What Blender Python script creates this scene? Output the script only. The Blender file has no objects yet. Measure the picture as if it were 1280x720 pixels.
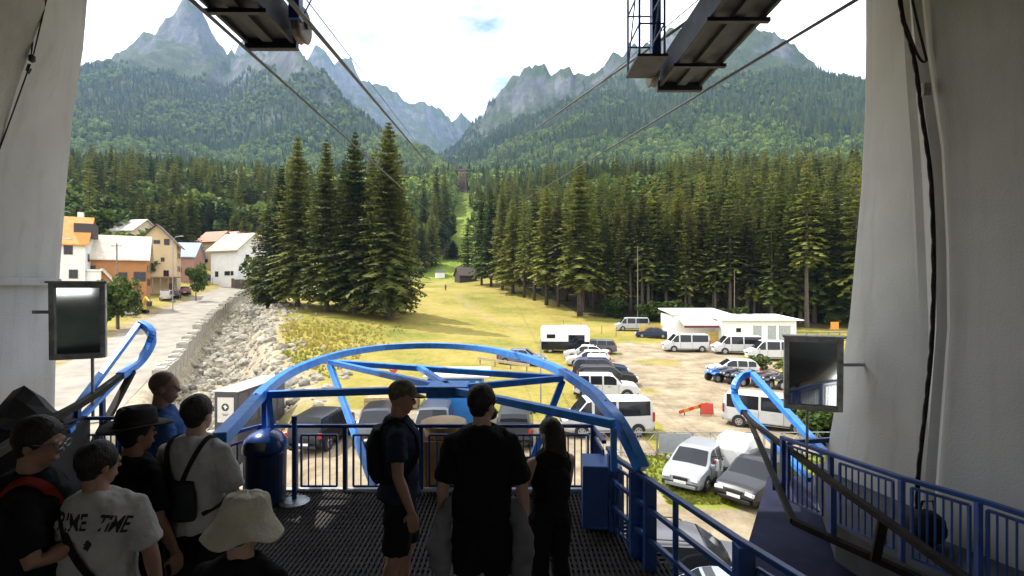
import bpy, bmesh, math, random
import numpy as np
from mathutils import Vector, Matrix, Euler
R = math.radians
rnd = random.Random(7)
scene = bpy.context.scene
COL = scene.collection

# ------------------------------------------------------------------ camera
CZ = 7.6                       # camera height above the parking lot (deck at 5.14)
DECK = 5.14
F = 640.0
cam_d = bpy.data.cameras.new('camera'); cam = bpy.data.objects.new('camera', cam_d); COL.objects.link(cam)
cam.location = (0, 0, CZ); cam.rotation_euler = (R(90), 0, 0)
cam_d.sensor_width = 36; cam_d.lens = 18; cam_d.clip_start = 0.05; cam_d.clip_end = 12000
scene.camera = cam
# ------------------------------------------------------------------ sky, sun, exposure
SUN_AZ, SUN_EL = R(-63), R(57)          # azimuth measured from +Y, negative = left
world = bpy.data.worlds.new('World'); scene.world = world; world.use_nodes = True
nt = world.node_tree; nt.nodes.clear()
wo = nt.nodes.new('ShaderNodeOutputWorld'); bg = nt.nodes.new('ShaderNodeBackground')
sky = nt.nodes.new('ShaderNodeTexSky'); sky.sky_type = 'NISHITA'; sky.sun_disc = False
sky.sun_elevation = SUN_EL; sky.sun_rotation = SUN_AZ; sky.air_density = 1.0; sky.dust_density = 2.5; sky.ozone_density = 1.0; sky.altitude = 900
tc = nt.nodes.new('ShaderNodeTexCoord'); mp = nt.nodes.new('ShaderNodeMapping'); mp.inputs['Scale'].default_value = (1.6, 1.6, 4.5)
nz = nt.nodes.new('ShaderNodeTexNoise'); nz.inputs['Scale'].default_value = 1.7; nz.inputs['Detail'].default_value = 7; nz.inputs['Roughness'].default_value = .55
rp = nt.nodes.new('ShaderNodeValToRGB'); rp.color_ramp.elements[0].position = .30; rp.color_ramp.elements[1].position = .47
mx = nt.nodes.new('ShaderNodeMix'); mx.data_type = 'RGBA'; mx.inputs['B'].default_value = (17, 17.1, 17.4, 1)
nt.links.new(tc.outputs['Generated'], mp.inputs['Vector']); nt.links.new(mp.outputs['Vector'], nz.inputs['Vector'])
nt.links.new(nz.outputs['Fac'], rp.inputs['Fac']); nt.links.new(rp.outputs['Color'], mx.inputs['Factor'])
nt.links.new(sky.outputs['Color'], mx.inputs['A']); nt.links.new(mx.outputs['Result'], bg.inputs['Color'])
bg.inputs['Strength'].default_value = 0.10
nt.links.new(bg.outputs['Background'], wo.inputs['Surface'])
sun_d = bpy.data.lights.new('sun', 'SUN'); sun_o = bpy.data.objects.new('sun', sun_d); COL.objects.link(sun_o)
sun_d.energy = 4.9; sun_d.angle = R(.5); sun_d.color = (1, .95, .86)
SUNV = Vector((math.sin(SUN_AZ) * math.cos(SUN_EL), math.cos(SUN_AZ) * math.cos(SUN_EL), math.sin(SUN_EL)))
sun_o.rotation_euler = SUNV.to_track_quat('Z', 'Y').to_euler()
vs = scene.view_settings; vs.view_transform = 'Standard'; vs.look = 'None'; vs.gamma = 1; vs.use_curve_mapping = False
vs.exposure = 0.76
scene.render.engine = 'CYCLES'
cy = scene.cycles
cy.max_bounces = 7; cy.diffuse_bounces = 4; cy.glossy_bounces = 3; cy.transmission_bounces = 4; cy.volume_bounces = 0; cy.transparent_max_bounces = 6
cy.sample_clamp_indirect = 6; cy.caustics_reflective = False; cy.caustics_refractive = False
cy.use_denoising = True

# ------------------------------------------------------------------ materials
def mat(name, col, rough=.7, metal=0., var=.12, scale=4., bump=0., bscale=None, spec=.5, coat=0., col2=None, coords='Object', detail=4):
    m = bpy.data.materials.get(name)
    if m: return m
    m = bpy.data.materials.new(name); m.use_nodes = True
    t = m.node_tree; b = t.nodes['Principled BSDF']; L = t.links.new
    b.inputs['Roughness'].default_value = rough; b.inputs['Metallic'].default_value = metal
    b.inputs['Specular IOR Level'].default_value = spec; b.inputs['Coat Weight'].default_value = coat
    b.inputs['Base Color'].default_value = (*col, 1)
    if var > 0 or col2:
        c = t.nodes.new('ShaderNodeTexCoord'); n = t.nodes.new('ShaderNodeTexNoise')
        n.inputs['Scale'].default_value = scale; n.inputs['Detail'].default_value = detail; n.inputs['Roughness'].default_value = .6
        L(c.outputs[coords], n.inputs['Vector'])
        r = t.nodes.new('ShaderNodeValToRGB'); r.color_ramp.elements[0].position = .3; r.color_ramp.elements[1].position = .7
        a = col2 if col2 else [x * (1 - var * 2) for x in col]
        r.color_ramp.elements[0].color = (*a, 1)
        r.color_ramp.elements[1].color = (*[min(1, x * (1 + var)) for x in col], 1)
        L(n.outputs['Fac'], r.inputs['Fac']); L(r.outputs['Color'], b.inputs['Base Color'])
        if bump:
            n2 = t.nodes.new('ShaderNodeTexNoise'); n2.inputs['Scale'].default_value = bscale or scale * 6; n2.inputs['Detail'].default_value = 5
            L(c.outputs[coords], n2.inputs['Vector'])
            bm_ = t.nodes.new('ShaderNodeBump'); bm_.inputs['Strength'].default_value = bump; bm_.inputs['Distance'].default_value = .05
            L(n2.outputs['Fac'], bm_.inputs['Height']); L(bm_.outputs['Normal'], b.inputs['Normal'])
    return m

def wear(m, col, lo=.60, hi=.68, scale=(7, 7, 7), amt=.8):      # stains or rust showing through the paint
    t = m.node_tree; b = t.nodes['Principled BSDF']; L = t.links.new; src = b.inputs['Base Color'].links[0].from_socket
    c = t.nodes.new('ShaderNodeTexCoord'); mp_ = t.nodes.new('ShaderNodeMapping'); mp_.inputs['Scale'].default_value = scale; n = t.nodes.new('ShaderNodeTexNoise'); n.inputs['Scale'].default_value = 1; n.inputs['Detail'].default_value = 7; n.inputs['Roughness'].default_value = .65
    L(c.outputs['Object'], mp_.inputs['Vector']); L(mp_.outputs['Vector'], n.inputs['Vector'])
    r = t.nodes.new('ShaderNodeMapRange'); r.inputs['From Min'].default_value = lo; r.inputs['From Max'].default_value = hi; r.inputs['To Max'].default_value = amt; L(n.outputs['Fac'], r.inputs['Value'])
    x = t.nodes.new('ShaderNodeMix'); x.data_type = 'RGBA'; L(r.outputs['Result'], x.inputs['Factor']); L(src, x.inputs['A']); x.inputs['B'].default_value = (*col, 1); L(x.outputs['Result'], b.inputs['Base Color'])
    return m
def leaf_mat(name, col, col2, scale=.8, trans=.25):
    m = bpy.data.materials.new(name); m.use_nodes = True; t = m.node_tree; L = t.links.new
    b = t.nodes['Principled BSDF']; out = t.nodes['Material Output']
    b.inputs['Roughness'].default_value = .75; b.inputs['Specular IOR Level'].default_value = .2
    c = t.nodes.new('ShaderNodeTexCoord'); n = t.nodes.new('ShaderNodeTexNoise'); n.inputs['Scale'].default_value = scale; n.inputs['Detail'].default_value = 3
    L(c.outputs['Object'], n.inputs['Vector'])
    oi = t.nodes.new('ShaderNodeObjectInfo')
    ad = t.nodes.new('ShaderNodeMath'); ad.operation = 'MULTIPLY_ADD'; ad.inputs[1].default_value = .55; L(oi.outputs['Random'], ad.inputs[0])
    sb = t.nodes.new('ShaderNodeMath'); sb.operation = 'SUBTRACT'; sb.inputs[1].default_value = .27; L(n.outputs['Fac'], sb.inputs[0]); L(sb.outputs[0], ad.inputs[2])
    r = t.nodes.new('ShaderNodeValToRGB'); r.color_ramp.elements[0].position = .25; r.color_ramp.elements[1].position = .8
    r.color_ramp.elements[0].color = (*col, 1); r.color_ramp.elements[1].color = (*col2, 1)
    L(ad.outputs[0], r.inputs['Fac']); L(r.outputs['Color'], b.inputs['Base Color'])
    tr = t.nodes.new('ShaderNodeBsdfTranslucent'); L(r.outputs['Color'], tr.inputs['Color'])
    ms = t.nodes.new('ShaderNodeMixShader'); ms.inputs[0].default_value = trans
    L(b.outputs[0], ms.inputs[1]); L(tr.outputs[0], ms.inputs[2]); L(ms.outputs[0], out.inputs['Surface'])
    return m

def glass_mat(name, col=(.012, .014, .017), rough=.06):
    m = mat(name, col, rough, 0, var=0, spec=.3); return m

BLUE = mat('blue paint', (.035, .25, .80), .38, .0, var=.14, scale=9, bump=.05)
BLUED = mat('navy blue paint', (.022, .07, .26), .42, .0, var=.2, scale=7, bump=.05)
BROWN = mat('brown oxidised steel', (.016, .012, .011), .7, 0, var=.25, scale=9, bump=.1, spec=.15)
STEEL = mat('galvanised steel', (.36, .37, .38), .45, .8, var=.15, scale=14)
DARKST = mat('dark grey steel', (.05, .052, .062), .55, .4, var=.2, scale=5)
CONC = mat('cast concrete', (.36, .345, .31), .9, 0, var=.18, scale=1.2, bump=.35, bscale=14)
PLASTER = mat('white roughcast plaster', (.53, .52, .49), .92, 0, var=.05, scale=1.3, bump=.16, bscale=48, detail=8)
wear(BLUE, (.10, .07, .06), .63, .70, (5, 5, 5), .7); wear(BLUED, (.06, .04, .035), .62, .70, (6, 6, 6), .7); wear(PLASTER, (.36, .34, .30), .52, .72, (5, 5, .35), .55)
BLACK = mat('black plastic', (.012, .012, .013), .5, 0, var=.1)
RUBBER = mat('tyre rubber', (.018, .018, .018), .85, 0, var=.15)
WHITE = mat('white paint', (.78, .78, .77), .45, 0, var=.04)
GLASS = glass_mat('dark window glass')
RED = mat('red lamp plastic', (.35, .012, .012), .25, 0, var=0)
LAMP = mat('clear lamp lens', (.62, .63, .65), .12, .2, var=0)
RIM = mat('alloy rim', (.42, .42, .44), .3, .7, var=.05)
YELLOW = mat('yellow machine paint', (.62, .42, .03), .5, 0, var=.12)

# ------------------------------------------------------------------ mesh helpers
class MB:
    def __init__(s): s.v = []; s.f = []; s.m = []
    def add(s, v, f, mi=0):
        o = len(s.v); s.v += [tuple(p) for p in v]; s.f += [tuple(i + o for i in q) for q in f]; s.m += [mi] * len(f); return s
    def box(s, c, size, rot=None, mi=0, taper=1.0):
        x, y, z = [q / 2 for q in size]; c = Vector(c); M = rot.to_matrix() if isinstance(rot, Euler) else rot
        P = []
        for dz in (-1, 1):
            k = taper if dz > 0 else 1
            for dx, dy in ((-1, -1), (1, -1), (1, 1), (-1, 1)):
                p = Vector((dx * x * k, dy * y * k, dz * z)); P.append(c + (M @ p if M else p))
        return s.add(P, [(3, 2, 1, 0), (4, 5, 6, 7), (0, 1, 5, 4), (1, 2, 6, 5), (2, 3, 7, 6), (3, 0, 4, 7)], mi)
    def span(s, a, b, mi=0):
        return s.box([(a[i] + b[i]) / 2 for i in range(3)], [abs(b[i] - a[i]) for i in range(3)], mi=mi)
    def beam(s, p0, p1, w, h, up=(0, 0, 1), mi=0):
        p0, p1 = Vector(p0), Vector(p1); d = (p1 - p0).normalized(); u = Vector(up)
        if abs(d.dot(u)) > .98: u = Vector((0, 1, 0))
        sd = d.cross(u).normalized(); u = sd.cross(d).normalized(); P = []
        for p in (p0, p1):
            for a, b in ((-1, -1), (1, -1), (1, 1), (-1, 1)): P.append(p + sd * a * w / 2 + u * b * h / 2)
        return s.add(P, [(0, 1, 2, 3), (7, 6, 5, 4), (1, 0, 4, 5), (2, 1, 5, 6), (3, 2, 6, 7), (0, 3, 7, 4)], mi)
    def tube(s, pts, r, n=8, mi=0, cap=True):
        pts = [Vector(p) for p in pts]; rr = r if isinstance(r, (list, tuple)) else [r] * len(pts)
        P = []; last = None
        for i, p in enumerate(pts):
            d = (pts[min(i + 1, len(pts) - 1)] - pts[max(i - 1, 0)]).normalized()
            if last is None:
                a = Vector((0, 0, 1)) if abs(d.z) < .9 else Vector((1, 0, 0))
                a = (a - d * a.dot(d)).normalized()
            else: a = (last - d * last.dot(d)).normalized()
            last = a; b = d.cross(a)
            for k in range(n):
                t = 2 * math.pi * k / n; P.append(p + (a * math.cos(t) + b * math.sin(t)) * rr[i])
        f = [(i * n + k, i * n + (k + 1) % n, (i + 1) * n + (k + 1) % n, (i + 1) * n + k) for i in range(len(pts) - 1) for k in range(n)]
        if cap: f += [tuple(range(n - 1, -1, -1)), tuple((len(pts) - 1) * n + k for k in range(n))]
        return s.add(P, f, mi)
    def ribbon(s, pts, w, h, up=(0, 0, 1), mi=0):       # rectangular section swept along a polyline
        pts = [Vector(p) for p in pts]; up = Vector(up); P = []
        for i, p in enumerate(pts):
            d = (pts[min(i + 1, len(pts) - 1)] - pts[max(i - 1, 0)]).normalized(); sd = d.cross(up).normalized(); u = sd.cross(d)
            for a, b in ((-1, -1), (1, -1), (1, 1), (-1, 1)): P.append(p + sd * a * w / 2 + u * b * h / 2)
        f = [(i * 4 + k, i * 4 + (k + 1) % 4, i * 4 + 4 + (k + 1) % 4, i * 4 + 4 + k) for i in range(len(pts) - 1) for k in range(4)]
        f += [(3, 2, 1, 0), tuple(len(pts) * 4 - 4 + k for k in range(4))]
        return s.add(P, f, mi)
    def lathe(s, prof, n=20, c=(0, 0, 0), axis='z', mi=0):
        P = []
        for r, z in prof:
            for k in range(n):
                t = 2 * math.pi * k / n; q = (r * math.cos(t), r * math.sin(t), z)
                if axis == 'y': q = (q[0], q[2], q[1])
                if axis == 'x': q = (q[2], q[0], q[1])
                P.append((q[0] + c[0], q[1] + c[1], q[2] + c[2]))
        f = [(i * n + k, i * n + (k + 1) % n, (i + 1) * n + (k + 1) % n, (i + 1) * n + k) for i in range(len(prof) - 1) for k in range(n)]
        f += [tuple(range(n)), tuple((len(prof) - 1) * n + k for k in range(n - 1, -1, -1))]
        return s.add(P, f, mi)
    def prism(s, poly, a, b, axis='y', mi=0):           # polygon in the plane across axis, extruded from a to b
        n = len(poly)
        def q(p, t): return {'y': (p[0], t, p[1]), 'x': (t, p[0], p[1]), 'z': (p[0], p[1], t)}[axis]
        P = [q(p, a) for p in poly] + [q(p, b) for p in poly]
        f = [tuple(range(n)), tuple(range(2 * n - 1, n - 1, -1))] + [(i, i + n, (i + 1) % n + n, (i + 1) % n) for i in range(n)]
        return s.add(P, f, mi)
    def ell(s, c, r, n=12, m=8, mi=0, jit=0):
        P = []
        for i in range(m + 1):
            a = math.pi * i / m
            for k in range(n):
                t = 2 * math.pi * k / n; j = 1 + (rnd.uniform(-jit, jit) if jit else 0)
                P.append((c[0] + r[0] * math.sin(a) * math.cos(t) * j, c[1] + r[1] * math.sin(a) * math.sin(t) * j, c[2] + r[2] * math.cos(a) * j))
        f = [(i * n + k, (i + 1) * n + k, (i + 1) * n + (k + 1) % n, i * n + (k + 1) % n) for i in range(m) for k in range(n)]
        return s.add(P, f, mi)
    def mesh(s, name, mats, smooth=False, fix=True):
        me = bpy.data.meshes.new(name); me.from_pydata(s.v, [], s.f)
        for m in (mats if isinstance(mats, (list, tuple)) else [mats]): me.materials.append(m)
        if any(s.m): me.polygons.foreach_set('material_index', s.m)
        if fix:
            b = bmesh.new(); b.from_mesh(me); bmesh.ops.remove_doubles(b, verts=b.verts, dist=1e-5)
            bmesh.ops.recalc_face_normals(b, faces=b.faces); b.to_mesh(me); b.free()
        if smooth: me.polygons.foreach_set('use_smooth', [True] * len(me.polygons))
        me.update(); return me
    def build(s, name, mats, parent=None, smooth=False, bevel=0, loc=None, fix=True):
        return link(name, s.mesh(name, mats, smooth, fix), parent, bevel, loc)

def link(name, me, parent=None, bevel=0, loc=None):
    o = bpy.data.objects.new(name, me); COL.objects.link(o)
    if parent is not None: o.parent = parent
    if loc is not None: o.location = loc
    if bevel:
        b = o.modifiers.new('bevel', 'BEVEL'); b.width = bevel; b.segments = 2; b.limit_method = 'ANGLE'; b.angle_limit = R(35)
    return o
def tag(o, label=None, cat=None, group=None, kind=None):
    if label: o['label'] = label
    if cat: o['category'] = cat
    if group: o['group'] = group
    if kind: o['kind'] = kind
    return o
def thing(name, label, cat, loc=(0, 0, 0), rz=0, group=None):
    o = bpy.data.objects.new(name, None); COL.objects.link(o); o.location = loc; o.rotation_euler = (0, 0, rz); o.empty_display_size = .3
    return tag(o, label, cat, group)
def children(o): return [c for c in bpy.data.objects if c.parent == o]
def copy_tree(o, kids, parent=None):
    c = o.copy(); COL.objects.link(c); c.parent = parent
    for k in kids.get(o, []): copy_tree(k, kids, c)
    return c
def kids_of(root):
    d = {}
    for o in bpy.data.objects:
        if o.parent is not None: d.setdefault(o.parent, []).append(o)
    return d
def P(px, py, d):               # the point seen at photograph pixel (px,py), d metres in front
    return Vector(((px - 640) * d / F, d, CZ - (py - 360) * d / F))
def PZ(px, py, z):              # the point of the horizontal plane z
    return P(px, py, (CZ - z) * F / (py - 360))
# ------------------------------------------------------------------ terrain heights
def vnoise(x, y, seed=0):
    xi = np.floor(x).astype(np.int64); yi = np.floor(y).astype(np.int64); xf = x - xi; yf = y - yi
    def h(a, b):
        n = (a * 374761393 + b * 668265263 + seed * 974711) & 0x7fffffff
        n = ((n ^ (n >> 13)) * 1274126177) & 0x7fffffff
        return ((n ^ (n >> 16)) & 0xffff) / 65535.0
    u = xf * xf * (3 - 2 * xf); v = yf * yf * (3 - 2 * yf)
    return (h(xi, yi) * (1 - u) + h(xi + 1, yi) * u) * (1 - v) + (h(xi, yi + 1) * (1 - u) + h(xi + 1, yi + 1) * u) * v
def fbm(x, y, o=5, seed=0, g=.5):
    s = 0; a = 1; t = 0
    for i in range(o): s = s + a * vnoise(x * 2 ** i, y * 2 ** i, seed + i); t += a; a *= g
    return s / t
def ridged(x, y, o=5, seed=0):
    s = 0; a = 1; t = 0
    for i in range(o): s = s + a * (1 - np.abs(2 * vnoise(x * 2 ** i, y * 2 ** i, seed + i) - 1)); t += a; a *= .5
    return s / t
ROAD = [(-26, 27, .1), (-30.7, 36, .3), (-36.4, 47.6, .9), (-43.6, 62, 1.8), (-51.9, 81, 3.4), (-62, 107, 5.6), (-67, 128, 8.0), (-66, 145, 9.4), (-58, 160, 10)]
RIVER = [(-14, 16, -3.2), (-20.7, 32, -2.5), (-28.2, 43, -1.8), (-35.5, 56.6, -.8), (-42, 71, .4), (-48, 87, 2.2), (-55, 109, 4.3), (-56, 130, 6.4), (-44, 160, 9)]
CTRL = [(0, 15, 0), (-8, 20, 0), (15, 15, 0), (-10, 26, 0), (10, 25, 0), (0, 28, 0), (30, 25, 0), (20, 40, .1), (35, 50, .3), (10, 45, .2), (-8, 38, .4), (-14, 32, .2),
        (50, 80, .7), (75, 80, .7), (90, 60, .5), (25, 57, .5), (60, 40, .3), (-9, 75, 1.7), (0, 120, 4.8), (-6, 160, 9), (13, 100, 2.2), (-25, 80, 3.6),
        (-38, 85, 4.9), (-20, 48, 1.3), (-30, 60, 2.9), (-36, 190, 11.2), (-18, 190, 11), (-30, 120, 6.5), (-45, 140, 8.5), (-60, 60, 2.4), (-75, 80, 5),
        (-90, 110, 9), (-100, 150, 14), (-60, 35, .5), (-45, 300, 42), (-40, 450, 92), (60, 200, 36), (100, 130, 14), (120, 100, 6), (-120, 220, 36), (60, 150, 15), (60, 300, 58), (150, 300, 60), (250, 250, 45), (100, 450, 98), (0, 300, 52), (220, 520, 112), (-150, 300, 60), (-260, 300, 66), (-120, 450, 92), (-320, 470, 100), (-210, 200, 38), (-90, 330, 54), (300, 450, 98),
        (0, 0, 0), (-18, 0, -.5), (30, 0, 0), (-60, 0, -.5), (80, 0, 0), (0, -60, -2), (-80, -60, -2), (80, -60, -2), (200, 60, 4), (-160, 60, 12), (-200, -20, 4), (200, -40, 2)] + ROAD
_c = np.array(CTRL, float)
_d = np.hypot(_c[:, None, 0] - _c[None, :, 0], _c[:, None, 1] - _c[None, :, 1])
_n = len(_c); _A = np.zeros((_n + 3, _n + 3)); _A[:_n, :_n] = _d - np.eye(_n) * 1.2
_A[:_n, _n] = 1; _A[:_n, _n + 1] = _c[:, 0]; _A[:_n, _n + 2] = _c[:, 1]; _A[_n:, :_n] = _A[:_n, _n:].T
_w = np.linalg.solve(_A, np.concatenate([_c[:, 2], [0, 0, 0]]))
def polydist(x, y, pl):
    best = np.full(x.shape, 1e9); val = np.zeros(x.shape)
    for a, b in zip(pl[:-1], pl[1:]):
        dx, dy = b[0] - a[0], b[1] - a[1]; t = np.clip(((x - a[0]) * dx + (y - a[1]) * dy) / (dx * dx + dy * dy), 0, 1)
        d = np.hypot(x - a[0] - t * dx, y - a[1] - t * dy); z = a[2] + t * (b[2] - a[2])
        m = d < best; best = np.where(m, d, best); val = np.where(m, z, val)
    return best, val
def sm(a, b, x): t = np.clip((x - a) / (b - a), 0, 1); return t * t * (3 - 2 * t)
def near_z(x, y):
    z = _w[_n] + _w[_n + 1] * x + _w[_n + 2] * y
    for i in range(_n): z = z + _w[i] * np.hypot(x - _c[i, 0], y - _c[i, 1])
    return z
def rp_(pts, d): return [((px - 640) * dd / F, dd, CZ + (360 - py) * dd / F) for (px, py), dd in zip(pts, d)]
def lin(a, b, n): return [a + (b - a) * i / (n - 1) for i in range(n)]
RID = []
_p = [(-220, 190), (-60, 150), (40, 122), (85, 104), (130, 88), (165, 62), (190, 35), (213, 11), (235, 2), (250, 12), (262, 45), (282, 78)]
RID.append((rp_(_p, lin(1500, 1750, len(_p))), 1000, 130, .62, 2.3))
_p = [(275, 92), (300, 74), (320, 68), (340, 58), (368, 62), (398, 100), (430, 143), (470, 178), (520, 205), (548, 222)]
RID.append((rp_(_p, lin(1750, 850, len(_p))), 480, 120, .7, 2.0))
_p = [(300, 60), (360, 55), (385, 70), (400, 60), (420, 74), (443, 78), (447, 100), (480, 112), (520, 125), (545, 140), (560, 151), (580, 150), (605, 151), (650, 168)]
RID.append((rp_(_p, lin(2500, 3100, len(_p))), 800, 140, .7, 1.8))
_p = [(596, 172), (612, 142), (625, 130), (645, 112), (672, 93), (690, 100), (720, 104), (745, 97)]
RID.append((rp_(_p, lin(1750, 1550, len(_p))), 600, 110, .70, 1.9))
_p = [(745, 97), (790, 68), (850, 50), (900, 45), (940, 52), (985, 70), (1000, 80), (1040, 118), (1085, 165), (1160, 215), (1300, 265), (1500, 310)]
RID.append((rp_(_p, lin(1550, 1250, len(_p))), 800, 110, .70, 2.25))
_p = [(1040, 125), (1068, 122), (1100, 118), (1160, 130), (1300, 140)]
RID.append((rp_(_p, lin(2600, 2600, len(_p))), 700, 150, .7, 1.8))
def mount_z(x, y):
    out = np.full(x.shape, -60.)
    wx = x + 60 * (fbm(x / 170, y / 170, 3, 11) - .5); wy = y + 60 * (fbm(x / 170, y / 170, 3, 31) - .5)
    for pl, L, Ls, k, pw in RID:
        for p, q in zip(pl[:-1], pl[1:]):
            dx, dy = q[0] - p[0], q[1] - p[1]; t = np.clip(((wx - p[0]) * dx + (wy - p[1]) * dy) / (dx * dx + dy * dy), 0, 1)
            d = np.hypot(wx - p[0] - t * dx, wy - p[1] - t * dy); zr = p[2] + t * (q[2] - p[2]) + 42
            out = np.maximum(out, zr * (k * np.exp(-(d / L) ** pw) + (1 - k) * np.exp(-d / Ls)) - 30)
    return out
def height(x, y):
    x = np.asarray(x, float); y = np.asarray(y, float); r = np.hypot(x, y)
    n = near_z(x, y); n = np.minimum(n, 108)
    m = mount_z(x, y); wgt = sm(120, 420, r)
    k = 9.
    smx = np.maximum(n, m) + np.maximum(k - np.abs(n - m), 0) ** 2 / (4 * k)
    z = n * (1 - wgt) + smx * wgt
    amp = sm(250, 900, r)
    z = z + amp * (ridged(x / 190, y / 190, 6, 3) - .55) * np.clip(z * .17, 0, 95) + amp * (ridged(x / 55, y / 75, 3, 9) - .5) * 34 * sm(250, 600, z) + amp * (ridged(x / 24, y / 30, 3, 19) - .5) * 15 * sm(300, 650, z)
    z = z + (fbm(x / 6, y / 6, 4, 5) - .5) * .28 * sm(32, 60, r)
    # clearing under the cable line
    # river channel
    d, bz = polydist(x, y, RIVER); t = 1 - sm(3.6, 7.6, d + 1.6 * (fbm(x / 5, y / 5, 3, 21) - .5)); z = z * (1 - t) + np.minimum(z, bz + (fbm(x / 2.2, y / 2.2, 3, 22) - .5) * .7) * t
    d, rz = polydist(x, y, ROAD); t = 1 - sm(4.4, 6.5, d); z = z * (1 - t) + (rz - .03) * t
    return z
def H(x, y): return float(height(np.array([x]), np.array([y]))[0])
def G(px, py, d0=40):           # the point of the ground seen at a pixel
    a = (px - 640) / F; e = (py - 360) / F; d = 8.
    dd = 8.; prev = 8.
    ds = np.geomspace(8, 900, 500); zz = height(a * ds, ds); s = CZ - e * ds
    i = np.argmax(s <= zz) if np.any(s <= zz) else len(ds) - 1
    if i > 0:
        f0 = s[i - 1] - zz[i - 1]; f1 = s[i] - zz[i]; t = f0 / (f0 - f1 + 1e-9); d = ds[i - 1] + t * (ds[i] - ds[i - 1])
    else: d = ds[0]
    return Vector((a * d, d, H(a * d, d)))

# ------------------------------------------------------------------ ground sheet
def inpoly(x, y, poly):
    c = np.zeros(x.shape, bool); n = len(poly); j = n - 1
    for i in range(n):
        xi, yi = poly[i][0], poly[i][1]; xj, yj = poly[j][0], poly[j][1]
        c ^= ((yi > y) != (yj > y)) & (x < (xj - xi) * (y - yi) / (yj - yi + 1e-12) + xi); j = i
    return c
LOT = [(-15.5, 5), (-14.5, 20), (-15.5, 27), (-13, 31), (-6, 31.5), (1, 29), (6.5, 27.5), (6.8, 23.4), (19, 23.4), (30, 22), (30, 5)]
TRACK = [(7.2, 23.4), (8.4, 29), (8.3, 36), (7.0, 44), (8, 54), (10, 62), (17, 66), (24, 62), (26, 52), (24, 44), (26, 35), (26, 23.4)]
LAWN = [(5.5, 17.5), (5.5, 23.3), (30, 23.3), (30, 17.8), (11.5, 17.8)]
def ground_masks(x, y, z):
    w = (fbm(x / 3., y / 3., 4, 41) - .5) * 3.4; w2 = (fbm(x / 3., y / 3., 4, 43) - .5) * 3.4
    xs, ys = x + w, y + w2
    g = inpoly(x + w * .12, y + w2 * .12, LOT).astype(float); g = np.where(inpoly(x, y, LAWN), 0, g)
    tr = inpoly(xs, ys, TRACK).astype(float)
    tr = np.maximum(tr, 0.3 * (polydist(xs, ys, [(10, 62, 0), (2, 72, 0), (-6, 95, 0), (-14, 130, 0)])[0] < .9))
    patch = sm(.6, .68, fbm(x / 5, y / 5, 4, 51)) * inpoly(xs, ys, TRACK)
    g = np.maximum(g, tr * (1 - .8 * patch))
    g = np.where(inpoly(x, y, LAWN), 0, g)
    d, _ = polydist(x, y, RIVER); rv = 1 - sm(3.6, 6.4, d + 2 * (fbm(x / 4, y / 4, 3, 61) - .5)); d, _ = polydist(x - 4.6, y, RIVER); rv = np.maximum(rv, (1 - sm(3.4, 5.6, d + 3.5 * (fbm(x / 4, y / 4, 3, 63) - .5))) * sm(30, 36, y) * (1 - sm(74, 92, y)))
    d, _ = polydist(x, y, ROAD); sh = 1 - sm(4.5, 6.2, d + w * .5)
    return np.maximum(g, sh * .8), rv
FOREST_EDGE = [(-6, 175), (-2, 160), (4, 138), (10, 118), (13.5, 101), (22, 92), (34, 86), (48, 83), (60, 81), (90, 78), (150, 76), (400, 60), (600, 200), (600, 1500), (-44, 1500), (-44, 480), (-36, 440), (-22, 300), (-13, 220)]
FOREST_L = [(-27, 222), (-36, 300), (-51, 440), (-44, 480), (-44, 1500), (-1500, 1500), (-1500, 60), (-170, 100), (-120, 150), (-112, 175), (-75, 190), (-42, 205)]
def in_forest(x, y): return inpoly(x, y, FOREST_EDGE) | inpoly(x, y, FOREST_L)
az = np.concatenate([np.linspace(-150, -52, 60)[:-1], np.linspace(-52, 52, 640), np.linspace(52, 150, 60)[1:]]) * math.pi / 180
rr = np.concatenate([np.linspace(1.0, 9.5, 12)[:-1], np.geomspace(9.5, 6000, 420)])
AZ, RR = np.meshgrid(az, rr); GX = RR * np.sin(AZ); GY = RR * np.cos(AZ); GZ = height(GX, GY)
nr, na = GX.shape
idx = np.arange(nr * na).reshape(nr, na)
quads = np.stack([idx[:-1, :-1], idx[:-1, 1:], idx[1:, 1:], idx[1:, :-1]], -1).reshape(-1, 4)[:, ::-1]
me = bpy.data.meshes.new('ground')
me.vertices.add(nr * na); me.vertices.foreach_set('co', np.stack([GX, GY, GZ], -1).ravel())
me.loops.add(quads.size); me.loops.foreach_set('vertex_index', quads.ravel().astype(np.int32))
me.polygons.add(len(quads)); me.polygons.foreach_set('loop_start', np.arange(0, quads.size, 4, dtype=np.int32))
me.polygons.foreach_set('use_smooth', np.ones(len(quads), bool))
me.update(); me.validate()
gm, rv = ground_masks(GX, GY, GZ)
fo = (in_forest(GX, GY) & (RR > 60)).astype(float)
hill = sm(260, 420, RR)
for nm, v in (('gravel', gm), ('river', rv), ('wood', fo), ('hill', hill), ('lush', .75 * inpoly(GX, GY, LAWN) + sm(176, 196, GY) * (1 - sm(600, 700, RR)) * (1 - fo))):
    at_ = me.attributes.new(nm, 'FLOAT', 'POINT'); at_.data.foreach_set('value', v.ravel().astype(np.float32))
ground = tag(link('ground', me), 'dry meadow, gravel lot and forested valley floor', kind='structure')

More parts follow.
